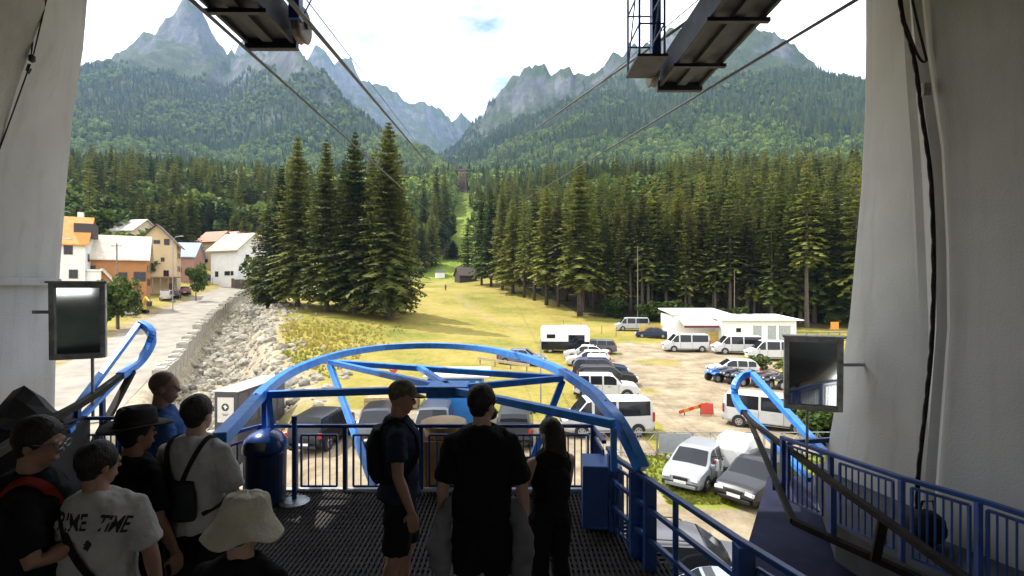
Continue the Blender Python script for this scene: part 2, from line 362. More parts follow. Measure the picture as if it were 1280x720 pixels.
def ground_material():
    m = bpy.data.materials.new('meadow gravel and rock'); m.use_nodes = True; t = m.node_tree; L = t.links.new; N = t.nodes.new
    b = t.nodes['Principled BSDF']; b.inputs['Roughness'].default_value = .95; b.inputs['Specular IOR Level'].default_value = .15
    geo = N('ShaderNodeNewGeometry')
    def noise(s, det=5, ro=.6, vec=None):
        n = N('ShaderNodeTexNoise'); n.inputs['Scale'].default_value = s; n.inputs['Detail'].default_value = det; n.inputs['Roughness'].default_value = ro
        L(vec or geo.outputs['Position'], n.inputs['Vector']); return n.outputs['Fac']
    def ramp(f, stops):
        r = N('ShaderNodeValToRGB'); e = r.color_ramp.elements
        while len(e) < len(stops): e.new(.5)
        for q, (p, c) in zip(e, stops): q.position = p; q.color = (*c, 1)
        L(f, r.inputs['Fac']); return r.outputs['Color']
    def mix(f, a, bb):
        x = N('ShaderNodeMix'); x.data_type = 'RGBA'; L(f, x.inputs['Factor']); L(a, x.inputs['A']); L(bb, x.inputs['B']); return x.outputs['Result']
    def attr(n): a = N('ShaderNodeAttribute'); a.attribute_name = n; return a.outputs['Fac']
    big = noise(.07, 8, .72); fine = noise(1.3, 8, .8)
    add = N('ShaderNodeMath'); add.operation = 'MULTIPLY_ADD'; add.inputs[1].default_value = .6; L(fine, add.inputs[0]); L(big, add.inputs[2])
    grass = ramp(add.outputs[0], [(.57, (.075, .10, .017)), (.68, (.14, .145, .026)), (.79, (.225, .185, .040)), (.94, (.29, .235, .07))])
    grav = ramp(noise(.5, 8, .72), [(.28, (.10, .08, .048)), (.45, (.215, .17, .11)), (.6, (.295, .245, .165)), (.75, (.38, .33, .245))])
    rock = ramp(noise(1.1, 8, .75), [(.3, (.15, .13, .09)), (.5, (.28, .24, .17)), (.7, (.40, .36, .27))])
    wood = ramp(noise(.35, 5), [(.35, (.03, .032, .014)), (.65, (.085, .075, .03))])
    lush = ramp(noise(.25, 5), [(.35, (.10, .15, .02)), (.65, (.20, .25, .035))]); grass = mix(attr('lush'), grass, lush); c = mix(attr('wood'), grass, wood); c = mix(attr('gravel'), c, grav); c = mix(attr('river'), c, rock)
    # high country: cliffs and green ledges
    mpn = N('ShaderNodeMapping'); mpn.inputs['Scale'].default_value = (1, 1, .22); L(geo.outputs['Position'], mpn.inputs['Vector'])
    cl = ramp(noise(.022, 9, .7, mpn.outputs['Vector']), [(.3, (.05, .057, .06)), (.5, (.105, .108, .108)), (.72, (.23, .222, .205))])
    ld = ramp(noise(.012, 8, .68), [(.35, (.024, .040, .012)), (.6, (.055, .075, .022)), (.8, (.10, .112, .04))])
    sep = N('ShaderNodeSeparateXYZ'); L(geo.outputs['Normal'], sep.inputs[0])
    mm = N('ShaderNodeMath'); mm.operation = 'MULTIPLY_ADD'; mm.inputs[1].default_value = .9; L(noise(.02, 7, .65), mm.inputs[0]); L(sep.outputs['Z'], mm.inputs[2])
    sp = N('ShaderNodeSeparateXYZ'); L(geo.outputs['Position'], sp.inputs[0])
    hm = N('ShaderNodeMath'); hm.operation = 'MULTIPLY_ADD'; hm.inputs[1].default_value = -.00022; L(sp.outputs['Z'], hm.inputs[0]); L(mm.outputs[0], hm.inputs[2])
    ro = N('ShaderNodeMapRange'); ro.inputs['From Min'].default_value = .74; ro.inputs['From Max'].default_value = .98; L(hm.outputs[0], ro.inputs['Value'])
    hi = mix(ro.outputs['Result'], cl, ld)
    hl = N('ShaderNodeMath'); hl.operation = 'SUBTRACT'; hl.use_clamp = True; L(attr('hill'), hl.inputs[0]); L(attr('lush'), hl.inputs[1]); c = mix(hl.outputs[0], c, hi)
    L(c, b.inputs['Base Color'])
    bu = N('ShaderNodeBump'); bu.inputs['Strength'].default_value = .7; bu.inputs['Distance'].default_value = .12; L(noise(5, 6, .7), bu.inputs['Height'])
    bu2 = N('ShaderNodeBump'); bu2.inputs['Strength'].default_value = .9; bu2.inputs['Distance'].default_value = 26.; L(noise(.03, 9, .72, mpn.outputs['Vector']), bu2.inputs['Height']); L(bu.outputs['Normal'], bu2.inputs['Normal'])
    ba = N('ShaderNodeMix'); ba.data_type = 'VECTOR'; L(attr('hill'), ba.inputs['Factor']); L(bu.outputs['Normal'], ba.inputs['A']); L(bu2.outputs['Normal'], ba.inputs['B'])
    L(ba.outputs['Result'], b.inputs['Normal'])
    return m
me.materials.append(ground_material())

# ------------------------------------------------------------------ road and river water
def strip(pl, w, lift, step=1.5, wob=0):
    pts = []
    for a, b in zip(pl[:-1], pl[1:]):
        n = max(1, int(math.dist(a[:2], b[:2]) / step)); pts += [Vector(a).lerp(Vector(b), i / n) for i in range(n)]
    pts.append(Vector(pl[-1])); v = []; f = []
    for i, p in enumerate(pts):
        d = (pts[min(i + 1, len(pts) - 1)] - pts[max(i - 1, 0)]); d.z = 0; d.normalize(); s = Vector((d.y, -d.x, 0))
        for k in (-1, -.5, 0, .5, 1):
            q = p + s * (w / 2) * (k + (rnd.uniform(-wob, wob) if abs(k) == 1 else 0)); v.append((q.x, q.y, p.z + lift - abs(k) * .03))
    for i in range(len(pts) - 1):
        for k in range(4): f.append((i * 5 + k, i * 5 + k + 1, i * 5 + k + 6, i * 5 + k + 5))
    b = MB(); b.v = v; b.f = f; b.m = [0] * len(f); return b
def smooth_pl(pl, n=6):
    out = []
    for i in range(len(pl) - 1):
        p0, p1, p2, p3 = [Vector(pl[max(0, min(len(pl) - 1, i + k))]) for k in (-1, 0, 1, 2)]
        for j in range(n):
            t = j / n; out.append(tuple(.5 * ((2 * p1) + (p2 - p0) * t + (2 * p0 - 5 * p1 + 4 * p2 - p3) * t * t + (3 * p1 - p0 - 3 * p2 + p3) * t ** 3)))
    out.append(tuple(pl[-1])); return out
ASPH = mat('dusty pale asphalt', (.235, .21, .17), .95, 0, var=.16, scale=.5, bump=.2, bscale=20, coords='Object')
tag(strip(smooth_pl(ROAD), 7.6, .05).build('road', ASPH, smooth=True), 'pale dusty village road along the river', kind='structure')
WAT = mat('shallow stream water', (.16, .15, .11), .12, 0, var=.3, scale=.8, bump=.5, bscale=5, spec=.6)
tag(strip([(a, b, c) for a, b, c in smooth_pl(RIVER)], 3.0, .02, 1.0, .35).build('river_water', WAT, smooth=True), 'shallow stream between the boulders', kind='structure')
# ------------------------------------------------------------------ trees
SPR = leaf_mat('spruce needles', (.042, .064, .013), (.215, .225, .042), .35, .35)
SPRY = leaf_mat('yellowed spruce needles', (.045, .055, .015), (.17, .165, .04), .35, .3)
DEC = leaf_mat('beech leaves', (.035, .065, .012), (.13, .17, .035), .5, .3)
FSPR = leaf_mat('far spruce needles', (.026, .045, .011), (.105, .135, .026), .08, .2)
FDEC = leaf_mat('far beech leaves', (.06, .10, .016), (.18, .235, .038), .08, .25)
BARK = mat('spruce bark', (.085, .065, .05), .95, 0, var=.25, scale=3, bump=.6, bscale=9)

def spruce_crown(rg, Ht, base, rad, lev, nb, seg):
    v = []; f = []
    for i in range(lev):
        t = (i + rg.uniform(-.3, .3)) / lev; z = base + (Ht - base) * max(0, min(.995, t))
        L0 = rad * (1 - t) ** .72 * (.55 + .45 * min(1, t * 7 + .25)) + .12
        for k in range(nb):
            a = 2 * math.pi * (k + rg.uniform(-.45, .45)) / nb + i * 1.9; L = L0 * rg.uniform(.6, 1.18)
            droop = rg.uniform(.22, .5) * (1 - t * .9); rise = .35 * t
            ca, sa = math.cos(a), math.sin(a)
            def pt(u, s, dz=0):
                r = L * u; return (ca * r - sa * s, sa * r + ca * s, z + L * (rise * u - droop * u * u) + dz + .07 * L * max(0, u - .7))
            ns = max(2, int(seg * (.4 + L / rad)))
            for j in range(ns):
                u0 = j / ns; u1 = min(1.05, (j + 1.25) / ns); w = L * (.34 * (1 - u0 * .68)) * rg.uniform(.7, 1.3) + .06
                hang = rg.uniform(.08, .3) * (.4 + .12 * L)
                o = len(v); v += [pt(u0, 0), pt(u1, rg.uniform(-.1, .1) * w), pt(u0 + .55 * (u1 - u0) + rg.uniform(0, .08), w, -hang), pt(u0 + .55 * (u1 - u0) + rg.uniform(0, .08), -w, -hang * rg.uniform(.5, 1.2))]
                f += [(o, o + 1, o + 2), (o + 1, o, o + 3)]
                if rg.random() < .6:
                    o = len(v); s = rg.uniform(-.5, .5) * w; v += [pt(u0, s), pt(u1, s), pt((u0 + u1) / 2, s * 1.4, -hang * 2.2 - .1)]; f += [(o, o + 1, o + 2)]
    return v, f
def tree_meshes(kind, seed, Ht, base, rad, lev=30, nb=7, seg=4, m=None):
    rg = random.Random(seed); c = MB()
    v, f = spruce_crown(rg, Ht, base, rad, lev, nb, seg); c.add(v, f)
    t = MB(); bend = [(rg.uniform(-.08, .08), rg.uniform(-.08, .08)) for _ in range(6)]
    t.tube([(bend[i][0] * (i > 0), bend[i][1] * (i > 0), -.4 + (Ht * .97 + .4) * i / 5) for i in range(6)], [.0125 * Ht * (1 - i / 5.4) + .02 + (.06 if i == 0 else 0) for i in range(6)], 7)
    for q in range(9 if base > Ht * .2 else 3):      # dead snags on the bare stem
        z = rg.uniform(.08 * Ht, base + .05 * Ht); a = rg.uniform(0, 6.28); l = rg.uniform(.5, 1.7)
        t.tube([(0, 0, z), (math.cos(a) * l, math.sin(a) * l, z - .2 * l)], [.035, .008], 3)
    return c.mesh('crown', m or SPR, fix=False), t.mesh('trunk', BARK, True, fix=False)
def decid_meshes(seed, Ht, rad, n=1500, m=None, ls=.34):
    rg = random.Random(seed); c = MB(); cl = []
    for _ in range(15):
        a = rg.uniform(0, 6.28); u = rg.uniform(0, 1) ** .6; z = rg.uniform(.32, .9)
        r = rad * u * (1 - (abs(z - .55) / .55) ** 2 * .6); cl.append((math.cos(a) * r, math.sin(a) * r, z * Ht, rad * rg.uniform(.28, .5)))
    v = []; f = []
    for _ in range(n):
        q = cl[rg.randrange(len(cl))]; d = Vector((rg.gauss(0, 1), rg.gauss(0, 1), rg.gauss(0, 1))).normalized() * q[3] * rg.uniform(.55, 1.05)
        p = Vector(q[:3]) + d; e = Euler((rg.uniform(-1, 1), rg.uniform(-1, 1), rg.uniform(0, 6.28))).to_matrix(); s = ls * rg.uniform(.6, 1.4); o = len(v)
        v += [p + e @ Vector((-s, -s * .6, 0)), p + e @ Vector((s, -s * .7, .05)), p + e @ Vector((s * .8, s * .7, 0)), p + e @ Vector((-s * .7, s * .8, .08))]; f.append((o, o + 1, o + 2, o + 3))
    c.add(v, f); t = MB(); t.tube([(0, 0, -.3), (.1, .05, Ht * .3), (-.05, .1, Ht * .75)], [.024 * Ht, .018 * Ht, .006 * Ht], 7)
    for q in cl[:7]: t.tube([(.08, .05, Ht * .27), (q[0] * .5, q[1] * .5, (q[2] + Ht * .27) / 2 + .2), q[:3]], [.011 * Ht, .007 * Ht, .003 * Ht], 5)
    return c.mesh('crown', m or DEC, fix=False), t.mesh('trunk', BARK, True, fix=False)
SPRB = leaf_mat('dark spruce needles', (.03, .046, .010), (.165, .17, .034), .35, .3)
BIGS = [tree_meshes('s', 10 + i, 30, 2.5, [5.2, 4.4, 5.6, 4.8][i], 52, 11, 7, SPRB) for i in range(4)]      # near, branched to the ground
EDGE = [tree_meshes('s', 30 + i, 28, [8, 5.5, 10, 3, 6, 12][i], [3.4, 4.0, 2.9, 4.5, 3.1, 3.6][i], [42, 40, 36, 44, 30, 34][i], [9, 9, 8, 9, 8, 7][i], 5, SPRY if i in (2, 5) else SPR) for i in range(6)]
DECI = [decid_meshes(50 + i, 10, 3.6, 1700) for i in range(3)]
def plant_tree(pair, p, sc, rz, label, group, name='spruce_tree', sxy=1.0, cat='tree'):
    r = thing(name, label, cat, p, rz, group); r.scale = (sc * sxy, sc * sxy, sc)
    link('crown', pair[0], r); link('trunk', pair[1], r); return r
tr = random.Random(5)
ORD = ['first', 'second', 'third', 'fourth', 'fifth', 'sixth', 'seventh', 'eighth', 'ninth', 'tenth', 'eleventh', 'twelfth', 'thirteenth', 'fourteenth', 'fifteenth', 'sixteenth', 'seventeenth', 'eighteenth', 'nineteenth', 'twentieth']
ORD += ['twenty-' + q for q in ORD[:9]] + ['thirtieth'] + ['thirty-' + q for q in ORD[:9]]
def nth(vals, v): return ORD[sorted(vals).index(v)]
# the stand of tall spruces on the meadow, left of the cable line  (top pixel, base pixel, distance)
for i, (px, ty, d, k, sx, lab) in enumerate([
        (372, 168, 84, 0, .80, 'leftmost tall spruce of the meadow stand, beside the river'), (352, 205, 88, 1, .72, 'lower spruce at the river side of the meadow stand'),
        (408, 172, 80, 1, .82, 'tall spruce second from the river in the meadow stand'), (444, 163, 79, 3, .86, 'tall spruce in the middle of the meadow stand'),
        (486, 150, 77, 2, .86, 'tallest spruce at the meadow side of the stand'), (430, 200, 90, 0, .8, 'spruce behind the middle of the meadow stand'),
        (466, 190, 88, 2, .7, 'spruce behind the tallest one of the meadow stand'), (335, 255, 92, 2, .7, 'short spruce where the stand meets the river'),
        (500, 235, 86, 1, .75, 'shorter spruce at the right rear of the meadow stand')]):
    x = (px - 640) * d / F; z = H(x, d); top = CZ + (360 - ty) * d / F
    plant_tree(BIGS[k], (x, d, z - .1), (top - z) / 30, tr.uniform(0, 6), lab, 'tall spruces standing on the meadow', sxy=sx * 30 / (top - z) * 1.2)
# the front of the forest behind the parking lot
edge_px = [(602, 236, 158), (614, 228, 150), (628, 222, 140), (641, 235, 131), (655, 225, 124), (668, 238, 119), (683, 240, 112), (698, 236, 110), (725, 208, 98), (708, 248, 118), (742, 236, 106), (757, 244, 101), (772, 232, 104), (788, 238, 99),
           (803, 246, 97), (818, 228, 101), (833, 250, 95), (848, 243, 99), (862, 256, 94), (877, 238, 97), (892, 248, 92), (905, 240, 98), (921, 230, 95), (934, 246, 91), (949, 252, 96), (962, 238, 91), (976, 226, 94), (990, 246, 89), (1004, 240, 93), (1018, 232, 88), (1032, 250, 91), (1046, 236, 87), (1060, 244, 90), (1075, 238, 87), (1090, 240, 88), (1110, 236, 87), (1140, 240, 86)]
for i, (px, ty, d) in enumerate(edge_px):
    x = (px - 640) * d / F; z = H(x, d); top = CZ + (360 - ty + tr.uniform(-22, 12)) * d / F; k = (1 if px == 725 else (3 if i < 3 else tr.choice([0, 1, 2, 3, 4, 5])))
    lab = 'broad spruce standing forward of the forest edge with a bare foot' if px == 725 else ('slender forest edge spruce at the meadow, %s from the left' % nth([q[0] for q in edge_px if q[0] < 760 and q[0] != 725], px) if px < 760 else 'slender front row spruce behind the lot, %s from the left' % nth([q[0] for q in edge_px if q[0] >= 760], px))
    plant_tree(EDGE[k], (x, d, z - .1), (top - z) / 28, tr.uniform(0, 6), lab, None if px == 725 else ('front row of the forest at the meadow' if px < 760 else 'front row of the forest behind the lot'), sxy=tr.uniform(.9, 1.15) * 28 / (top - z) * (1.25 if px == 725 else 1))
# spruces flanking the clearing and behind the village
clr = [(518, 268, 200), (530, 222, 225), (545, 208, 235), (556, 212, 240), (540, 262, 205), (527, 275, 198), (566, 300, 215), (585, 270, 190)]
for i, (px, ty, d) in enumerate(clr):
    x = (px - 640) * d / F; z = H(x, d); top = CZ + (360 - ty) * d / F
    plant_tree(EDGE[3], (x, d, z - .1), (top - z) / 28, tr.uniform(0, 6), 'dark spruce at the top of the meadow, %s from the left' % nth([q[0] for q in clr], px), 'dark spruces around the top of the meadow', sxy=28 / (top - z) * 1.0)
vlg = [(165, 250, 135), (178, 240, 140), (190, 246, 138), (203, 243, 142), (215, 238, 140), (226, 240, 138), (238, 236, 142), (85, 262, 130), (97, 255, 135), (108, 262, 140), (250, 262, 175), (262, 250, 180), (282, 256, 180), (294, 262, 172), (306, 268, 160)]
for i, (px, ty, d) in enumerate(vlg):
    x = (px - 640) * d / F; z = H(x, d); top = CZ + (360 - ty) * d / F
    plant_tree(EDGE[3 if i % 2 else 1], (x, d, z - .1), (top - z) / 28, tr.uniform(0, 6), 'dark spruce behind the village houses, %s from the left' % nth([q[0] for q in vlg], px), 'dark spruces behind the village', sxy=28 / (top - z) * .95)
for i, (px, ty, d, w, lab) in enumerate([(161, 278, 105, 1, 'pale green beech between the orange and beige houses'), (118, 262, 120, 1.1, 'rounded green tree behind the white house with orange roof'), (525, 332, 178, .9, 'round lone tree at the top of the meadow'),
        (148, 340, 66, .7, 'leafy garden tree before the orange house'), (130, 352, 64, .6, 'low garden shrub tree beside the utility pole'), (320, 320, 118, .8, 'broad dark tree at the bend of the river'),
        (245, 325, 100, .5, 'small garden tree left of the white house')]):
    x = (px - 640) * d / F; z = H(x, d); top = CZ + (360 - ty) * d / F
    plant_tree(DECI[i % 3], (x, d, z - .1), (top - z) / 10, tr.uniform(0, 6), lab, None, 'leafy_tree', sxy=10 / (top - z) * w * (top - z) / 9)
bush_px = [(812, 405, 92), (836, 398, 90), (858, 392, 92), (893, 398, 90), (925, 400, 88), (770, 396, 96), (1045, 402, 86)]
for i, (px, ty, d) in enumerate(bush_px):
    x = (px - 640) * d / F; z = H(x, d); hgt = tr.uniform(3.2, 5)
    plant_tree(DECI[i % 3], (x, d, z - hgt * .22), hgt / 10, tr.uniform(0, 6), 'light green bush at the forest foot, %s from the left' % nth([q[0] for q in bush_px], px), 'bushes at the foot of the forest', 'bush', sxy=1.25, cat='bush')
for px, py, s, lab in [(1013, 545, .26, 'leafy green bush beside the post of the right mirror'), (1036, 556, .3, 'leafy bush against the right concrete pillar'), (985, 470, .2, 'yellow flowering weeds behind the parked quads'), (950, 462, .18, 'yellow flowering weeds right of the white hatchback')]:
    p = G(px, py); plant_tree(DECI[2], p - Vector((0, 0, s * 3)), s, px, lab, None, 'bush', sxy=1.3, cat='bush')

# ------------------------------------------------------------------ the forest mass on the slopes
def far_spruce(seed, mt):
    rg = random.Random(seed); b = MB()
    lv = 8
    for i in range(lv):
        z0 = 22 * (.08 + .92 * i / lv); z1 = z0 + 22 * .92 / lv * 1.9; r0 = 3.1 * (1 - i / lv) ** .8 + .25; n = 8; o = len(b.v); v = []
        for k in range(n * 2):
            a = math.pi * k / n + i * .7; r = r0 * (rg.uniform(.85, 1.15) if k % 2 == 0 else rg.uniform(.45, .62)); v.append((math.cos(a) * r, math.sin(a) * r, z0 - (.8 if k % 2 == 0 else 0) + rg.uniform(-.25, .25)))
        v.append((rg.uniform(-.1, .1), rg.uniform(-.1, .1), min(22, z1))); b.add(v, [(k, (k + 1) % (2 * n), 2 * n) for k in range(2 * n)])
    b.tube([(0, 0, -1), (0, 0, 4)], .25, 4, cap=False)
    return b.mesh('forest_spruce', mt, fix=False)
def far_decid(seed, mt):
    rg = random.Random(seed); b = MB()
    for _ in range(230):
        d = Vector((rg.gauss(0, 1), rg.gauss(0, 1), rg.gauss(0, .9))).normalized(); bul = 1 + .18 * math.sin(d.x * 5 + seed) * math.cos(d.y * 5) + rg.uniform(-.12, .08)
        p = Vector((d.x * 4.0 * bul, d.y * 4.0 * bul, 9 + d.z * 5.5 * bul)); e = d.to_track_quat('Z', 'Y').to_matrix() @ Euler((rg.uniform(-.7, .7), rg.uniform(-.7, .7), rg.uniform(0, 6))).to_matrix()
        s = rg.uniform(.6, 1.1); b.add([p + e @ Vector(q) for q in ((-s, -s, 0), (s, -s * .8, 0), (s * .9, s, 0), (-s, s * .9, 0))], [(0, 1, 2, 3)])
    b.tube([(0, 0, -1), (0, 0, 9)], .3, 4, cap=False)
    return b.mesh('forest_beech', mt, fix=False)
def scatter(name, pts, sc, rot, mesh_list, pick, label):
    c = bpy.data.collections.new(name + ' kinds')
    for i, m in enumerate(mesh_list):
        o = bpy.data.objects.new('%s_kind_%d' % (name, i), m); c.objects.link(o)
    me = bpy.data.meshes.new(name); me.vertices.add(len(pts)); me.vertices.foreach_set('co', np.asarray(pts, np.float32).ravel())
    for nm, ty, val in (('sc', 'FLOAT', sc), ('rz', 'FLOAT', rot), ('pick', 'INT', pick)):
        a = me.attributes.new(nm, ty, 'POINT'); a.data.foreach_set('value', np.asarray(val, np.float32 if ty == 'FLOAT' else np.int32))
    ob = link(name, me); g = bpy.data.node_groups.new(name, 'GeometryNodeTree'); N = g.nodes.new; L = g.links.new
    g.interface.new_socket('Geometry', in_out='INPUT', socket_type='NodeSocketGeometry'); g.interface.new_socket('Geometry', in_out='OUTPUT', socket_type='NodeSocketGeometry')
    gi = N('NodeGroupInput'); go = N('NodeGroupOutput'); ip = N('GeometryNodeInstanceOnPoints'); ci = N('GeometryNodeCollectionInfo')
    ci.inputs['Collection'].default_value = c; ci.inputs['Separate Children'].default_value = True; ci.inputs['Reset Children'].default_value = True
    def na(n, t): a = N('GeometryNodeInputNamedAttribute'); a.data_type = t; a.inputs['Name'].default_value = n; return a.outputs['Attribute']
    cx = N('ShaderNodeCombineXYZ'); L(na('rz', 'FLOAT'), cx.inputs['Z'])
    L(gi.outputs[0], ip.inputs['Points']); L(ci.outputs[0], ip.inputs['Instance']); ip.inputs['Pick Instance'].default_value = True
    L(na('pick', 'INT'), ip.inputs['Instance Index']); L(cx.outputs[0], ip.inputs['Rotation']); L(na('sc', 'FLOAT'), ip.inputs['Scale']); L(ip.outputs[0], go.inputs[0])
    md = ob.modifiers.new('scatter', 'NODES'); md.node_group = g
    return tag(ob, label, kind='stuff')
rs = np.random.RandomState(3)
def forest_points():
    out = []
    for r0, r1, sp in ((95, 260, 4.6), (260, 520, 5.6), (520, 1000, 7.0), (1000, 1900, 9.0)):
        xs = np.arange(-r1, r1, sp); X, Y = np.meshgrid(xs, xs); X = X + rs.uniform(-.48, .48, X.shape) * sp; Y = Y + rs.uniform(-.48, .48, X.shape) * sp
        X, Y = X.ravel(), Y.ravel(); r = np.hypot(X, Y); a = np.degrees(np.arctan2(X, Y))
        k = (r >= r0) & (r < r1) & (np.abs(a) < 46) & (Y > 60); X, Y, r = X[k], Y[k], r[k]
        k = (in_forest(X, Y)) | ((r > 480) & (np.abs(X + 44) > 0)); X, Y, r = X[k], Y[k], r[k]
        Z = height(X, Y); e = 6.
        sl = np.hypot(height(X + e, Y) - Z, height(X, Y + e) - Z) / e
        tl = np.where(X < -250, 560., 560.) + (fbm(X / 140, Y / 140, 4, 71) - .5) * 420
        lim = 1.9 + (fbm(X / 60, Y / 60, 3, 77) - .5) * .9
        k = (Z < tl) & (sl < lim)
        out.append(np.stack([X, Y, Z, r], -1)[k])
    return np.concatenate(out)
FP = forest_points()
mixn = fbm(FP[:, 0] / 120, FP[:, 1] / 120, 4, 81); hz = FP[:, 2]
band = np.exp(-((hz - 190) / 110) ** 2)
dec = (mixn + .30 * band + rs.uniform(-.12, .12, len(FP)) + np.where((FP[:, 0] < -60) & (FP[:, 3] < 420), .13, 0) > .64) & (FP[:, 3] > 150)
isn = FP[:, 3] < 300
pick = np.where(dec, rs.randint(3, 6, len(FP)), rs.randint(0, 3, len(FP)))
scl = np.where(dec, rs.uniform(.75, 1.25, len(FP)), rs.uniform(.65, 1.15, len(FP))) * np.where(hz > 300, .8, 1.0)
nearm = FP[:, 3] < 300
rot = rs.uniform(0, 6.28, len(FP))
scatter('far_forest', FP[~nearm][:, :3] - [0, 0, .5], scl[~nearm], rot[~nearm], [far_spruce(1, FSPR), far_spruce(2, FSPR), far_spruce(3, FSPR), far_decid(1, FDEC), far_decid(2, FDEC), far_decid(3, FDEC)], pick[~nearm], 'mixed spruce and beech forest covering the mountain slopes')
npk = np.where(dec[nearm], 3 + rs.randint(0, 2, nearm.sum()), rs.randint(0, 3, nearm.sum()))
def joined(pair, name):
    a = MB(); n0 = 0
    for k, m in enumerate(pair): a.add([tuple(v.co) for v in m.vertices], [tuple(p.vertices) for p in m.polygons], k)
    return a.mesh(name, [pair[0].materials[0], pair[1].materials[0]], fix=False)
MID = [joined(tree_meshes('s', 70 + i, 27, [8, 6, 10][i], [3.4, 3.8, 3.2][i], 24, 7, 3), 'forest_spruce') for i in range(3)] + [joined(decid_meshes(80 + i, 17, 5, 700, None, .7), 'forest_beech') for i in range(2)]
scatter('forest', FP[nearm][:, :3] - [0, 0, .3], rs.uniform(.55, 1.12, nearm.sum()), rot[nearm], MID, npk, 'dense spruce forest behind its front row of trees')

# ------------------------------------------------------------------ meadow grass and weeds
def tuft(seed, hgt, m, n=16):
    rg = random.Random(seed); b = MB()
    for _ in range(n):
        a = rg.uniform(0, 6.28); r = rg.uniform(0, .28); x, y = math.cos(a) * r, math.sin(a) * r; t = rg.uniform(0, 6.28); w = .05; h = hgt * rg.uniform(.5, 1.1); lx, ly = rg.uniform(-.15, .15), rg.uniform(-.15, .15)
        b.add([(x - w * math.cos(t), y - w * math.sin(t), 0), (x + w * math.cos(t), y + w * math.sin(t), 0), (x + lx, y + ly, h)], [(0, 1, 2)])
    return b.mesh('grass_tuft', m, fix=False)
GR1 = leaf_mat('dry grass', (.26, .225, .045), (.44, .36, .09), .3, .5); GR2 = leaf_mat('green grass', (.15, .18, .03), (.33, .32, .06), .3, .5)
gx = []; 
N_ = 90000
ang = rs.uniform(-.62, .7, N_); rad_ = 18 + 150 * rs.uniform(0, 1, N_) ** 1.5
X = np.tan(ang) * rad_; Y = rad_; Z = height(X, Y); gm2, rv2 = ground_masks(X, Y, Z)
k = (((X < -13 - rs.exponential(5, len(X))) & (Y < 72 - rs.exponential(8, len(X)))) | ((X > 5) & (Y < 24))) & (gm2 < .1) & (rv2 < .15) & ~in_forest(X, Y) & (Y > 17.6) & ~((X > 5) & (Y < 24) & (Y < 17.9)) & (polydist(X, Y, ROAD)[0] > 6)
X, Y, Z = X[k], Y[k], Z[k]
gn = fbm(X / 7, Y / 7, 4, 91); pk = np.where(gn + rs.uniform(-.12, .12, len(X)) > .42, rs.randint(0, 2, len(X)), rs.randint(2, 4, len(X)))
pk = np.where((X > 5) & (Y < 24), 3, pk)
scg = rs.uniform(.4, .95, len(X)) * np.where((X > 4) & (Y < 24), .35, np.where(X < -14, .75, .36))
scatter('meadow_grass', np.stack([X, Y, Z], -1), scg, rs.uniform(0, 6, len(X)), [tuft(1, .6, GR1), tuft(2, .75, GR1), tuft(3, .6, GR2), tuft(4, .5, GR2)], pk, 'dry yellow and green grass of the meadow')
# ------------------------------------------------------------------ the cable car station: hall, pillars, deck
def interp(t, tab):
    if t <= tab[0][0]: return tab[0][1]
    for (a, b), (c, d) in zip(tab[:-1], tab[1:]):
        if t <= c: return b + (d - b) * (t - a) / (c - a)
    return tab[-1][1]
ZL = [4.6, 5.14, 5.8, 6.5, 7.2, 8.0, 9.0, 10.0, 11.0, 12.2, 13.4]
def edge_x(z, d, tab): return (interp(360 - (z - CZ) * F / d, tab) - 640) * d / F
W3 = [(0, 1082), (100, 1083), (220, 1078), (400, 1062), (560, 1035), (640, 1018)]
W2 = [(0, 1126), (100, 1133), (220, 1142), (400, 1150), (560, 1150), (700, 1146)]
W1 = [(0, 1142), (100, 1160), (220, 1176), (400, 1180), (560, 1168), (700, 1158)]
hall = thing('station_building', 'grey roughcast concrete station hall framing the view on both sides', 'building')
v = []; nrow = 0
for z in ZL:
    x3, x2, x1 = edge_x(z, 7.0, W3), edge_x(z, 5.7, W2), edge_x(z, 5.25, W1)
    row = [(9.5, 7.4, z), (x3 + .25, 7.12, z), (x3, 7.0, z), (x3 - .02 + (x2 - x3) * .06, 6.9, z), (x2, 5.7, z), (x2 + .03, 5.62, z), (x1 - .03, 5.3, z), (x1 + .03, 5.24, z)]
    nrow = len(row); v += row
f = [(i * nrow + k, i * nrow + k + 1, (i + 1) * nrow + k + 1, (i + 1) * nrow + k) for i in range(len(ZL) - 1) for k in range(nrow - 1)]
MB().add(v, f).build('pillar', PLASTER, hall, smooth=True).data.set_sharp_from_angle(angle=R(24))
v = []
for z in ZL:
    x1 = edge_x(z, 5.25, W1)
    v += [(x1 + .03, 5.24, z), (x1 - .045, 5.12, z), (x1 - .05, 5.0, z), (4.55, 4.2, z), (4.7, 2, z), (4.8, -5, z)]
PLASTER3 = mat('left pillar plaster', (.50, .495, .485), .95, 0, var=.05, scale=1.3, bump=.16, bscale=48, detail=8)  # same plaster as the right pillar, tone set to offset the light here
PLASTER2 = mat('side wall plaster', (.50, .485, .455), .95, 0, var=.05, scale=1.3, bump=.16, bscale=48, detail=8)  # same plaster again, albedo adjusted to balance the light on the side walls
MB().add(v, [(i * 6 + k, i * 6 + k + 1, (i + 1) * 6 + k + 1, (i + 1) * 6 + k) for i in range(len(ZL) - 1) for k in range(5)]).build('side_wall', PLASTER2, hall, smooth=True).data.set_sharp_from_angle(angle=R(24))
wear(PLASTER3, (.33, .32, .29), .5, .72, (5, 5, .35), .5); wear(PLASTER2, (.36, .34, .31), .5, .72, (5, 5, .35), .5)
LP = [(0, 108), (150, 85), (300, 72), (420, 65), (560, 62), (700, 60)]
NP = [(0, 60), (170, 0), (300, -25), (700, -35)]
v = []; v2 = []
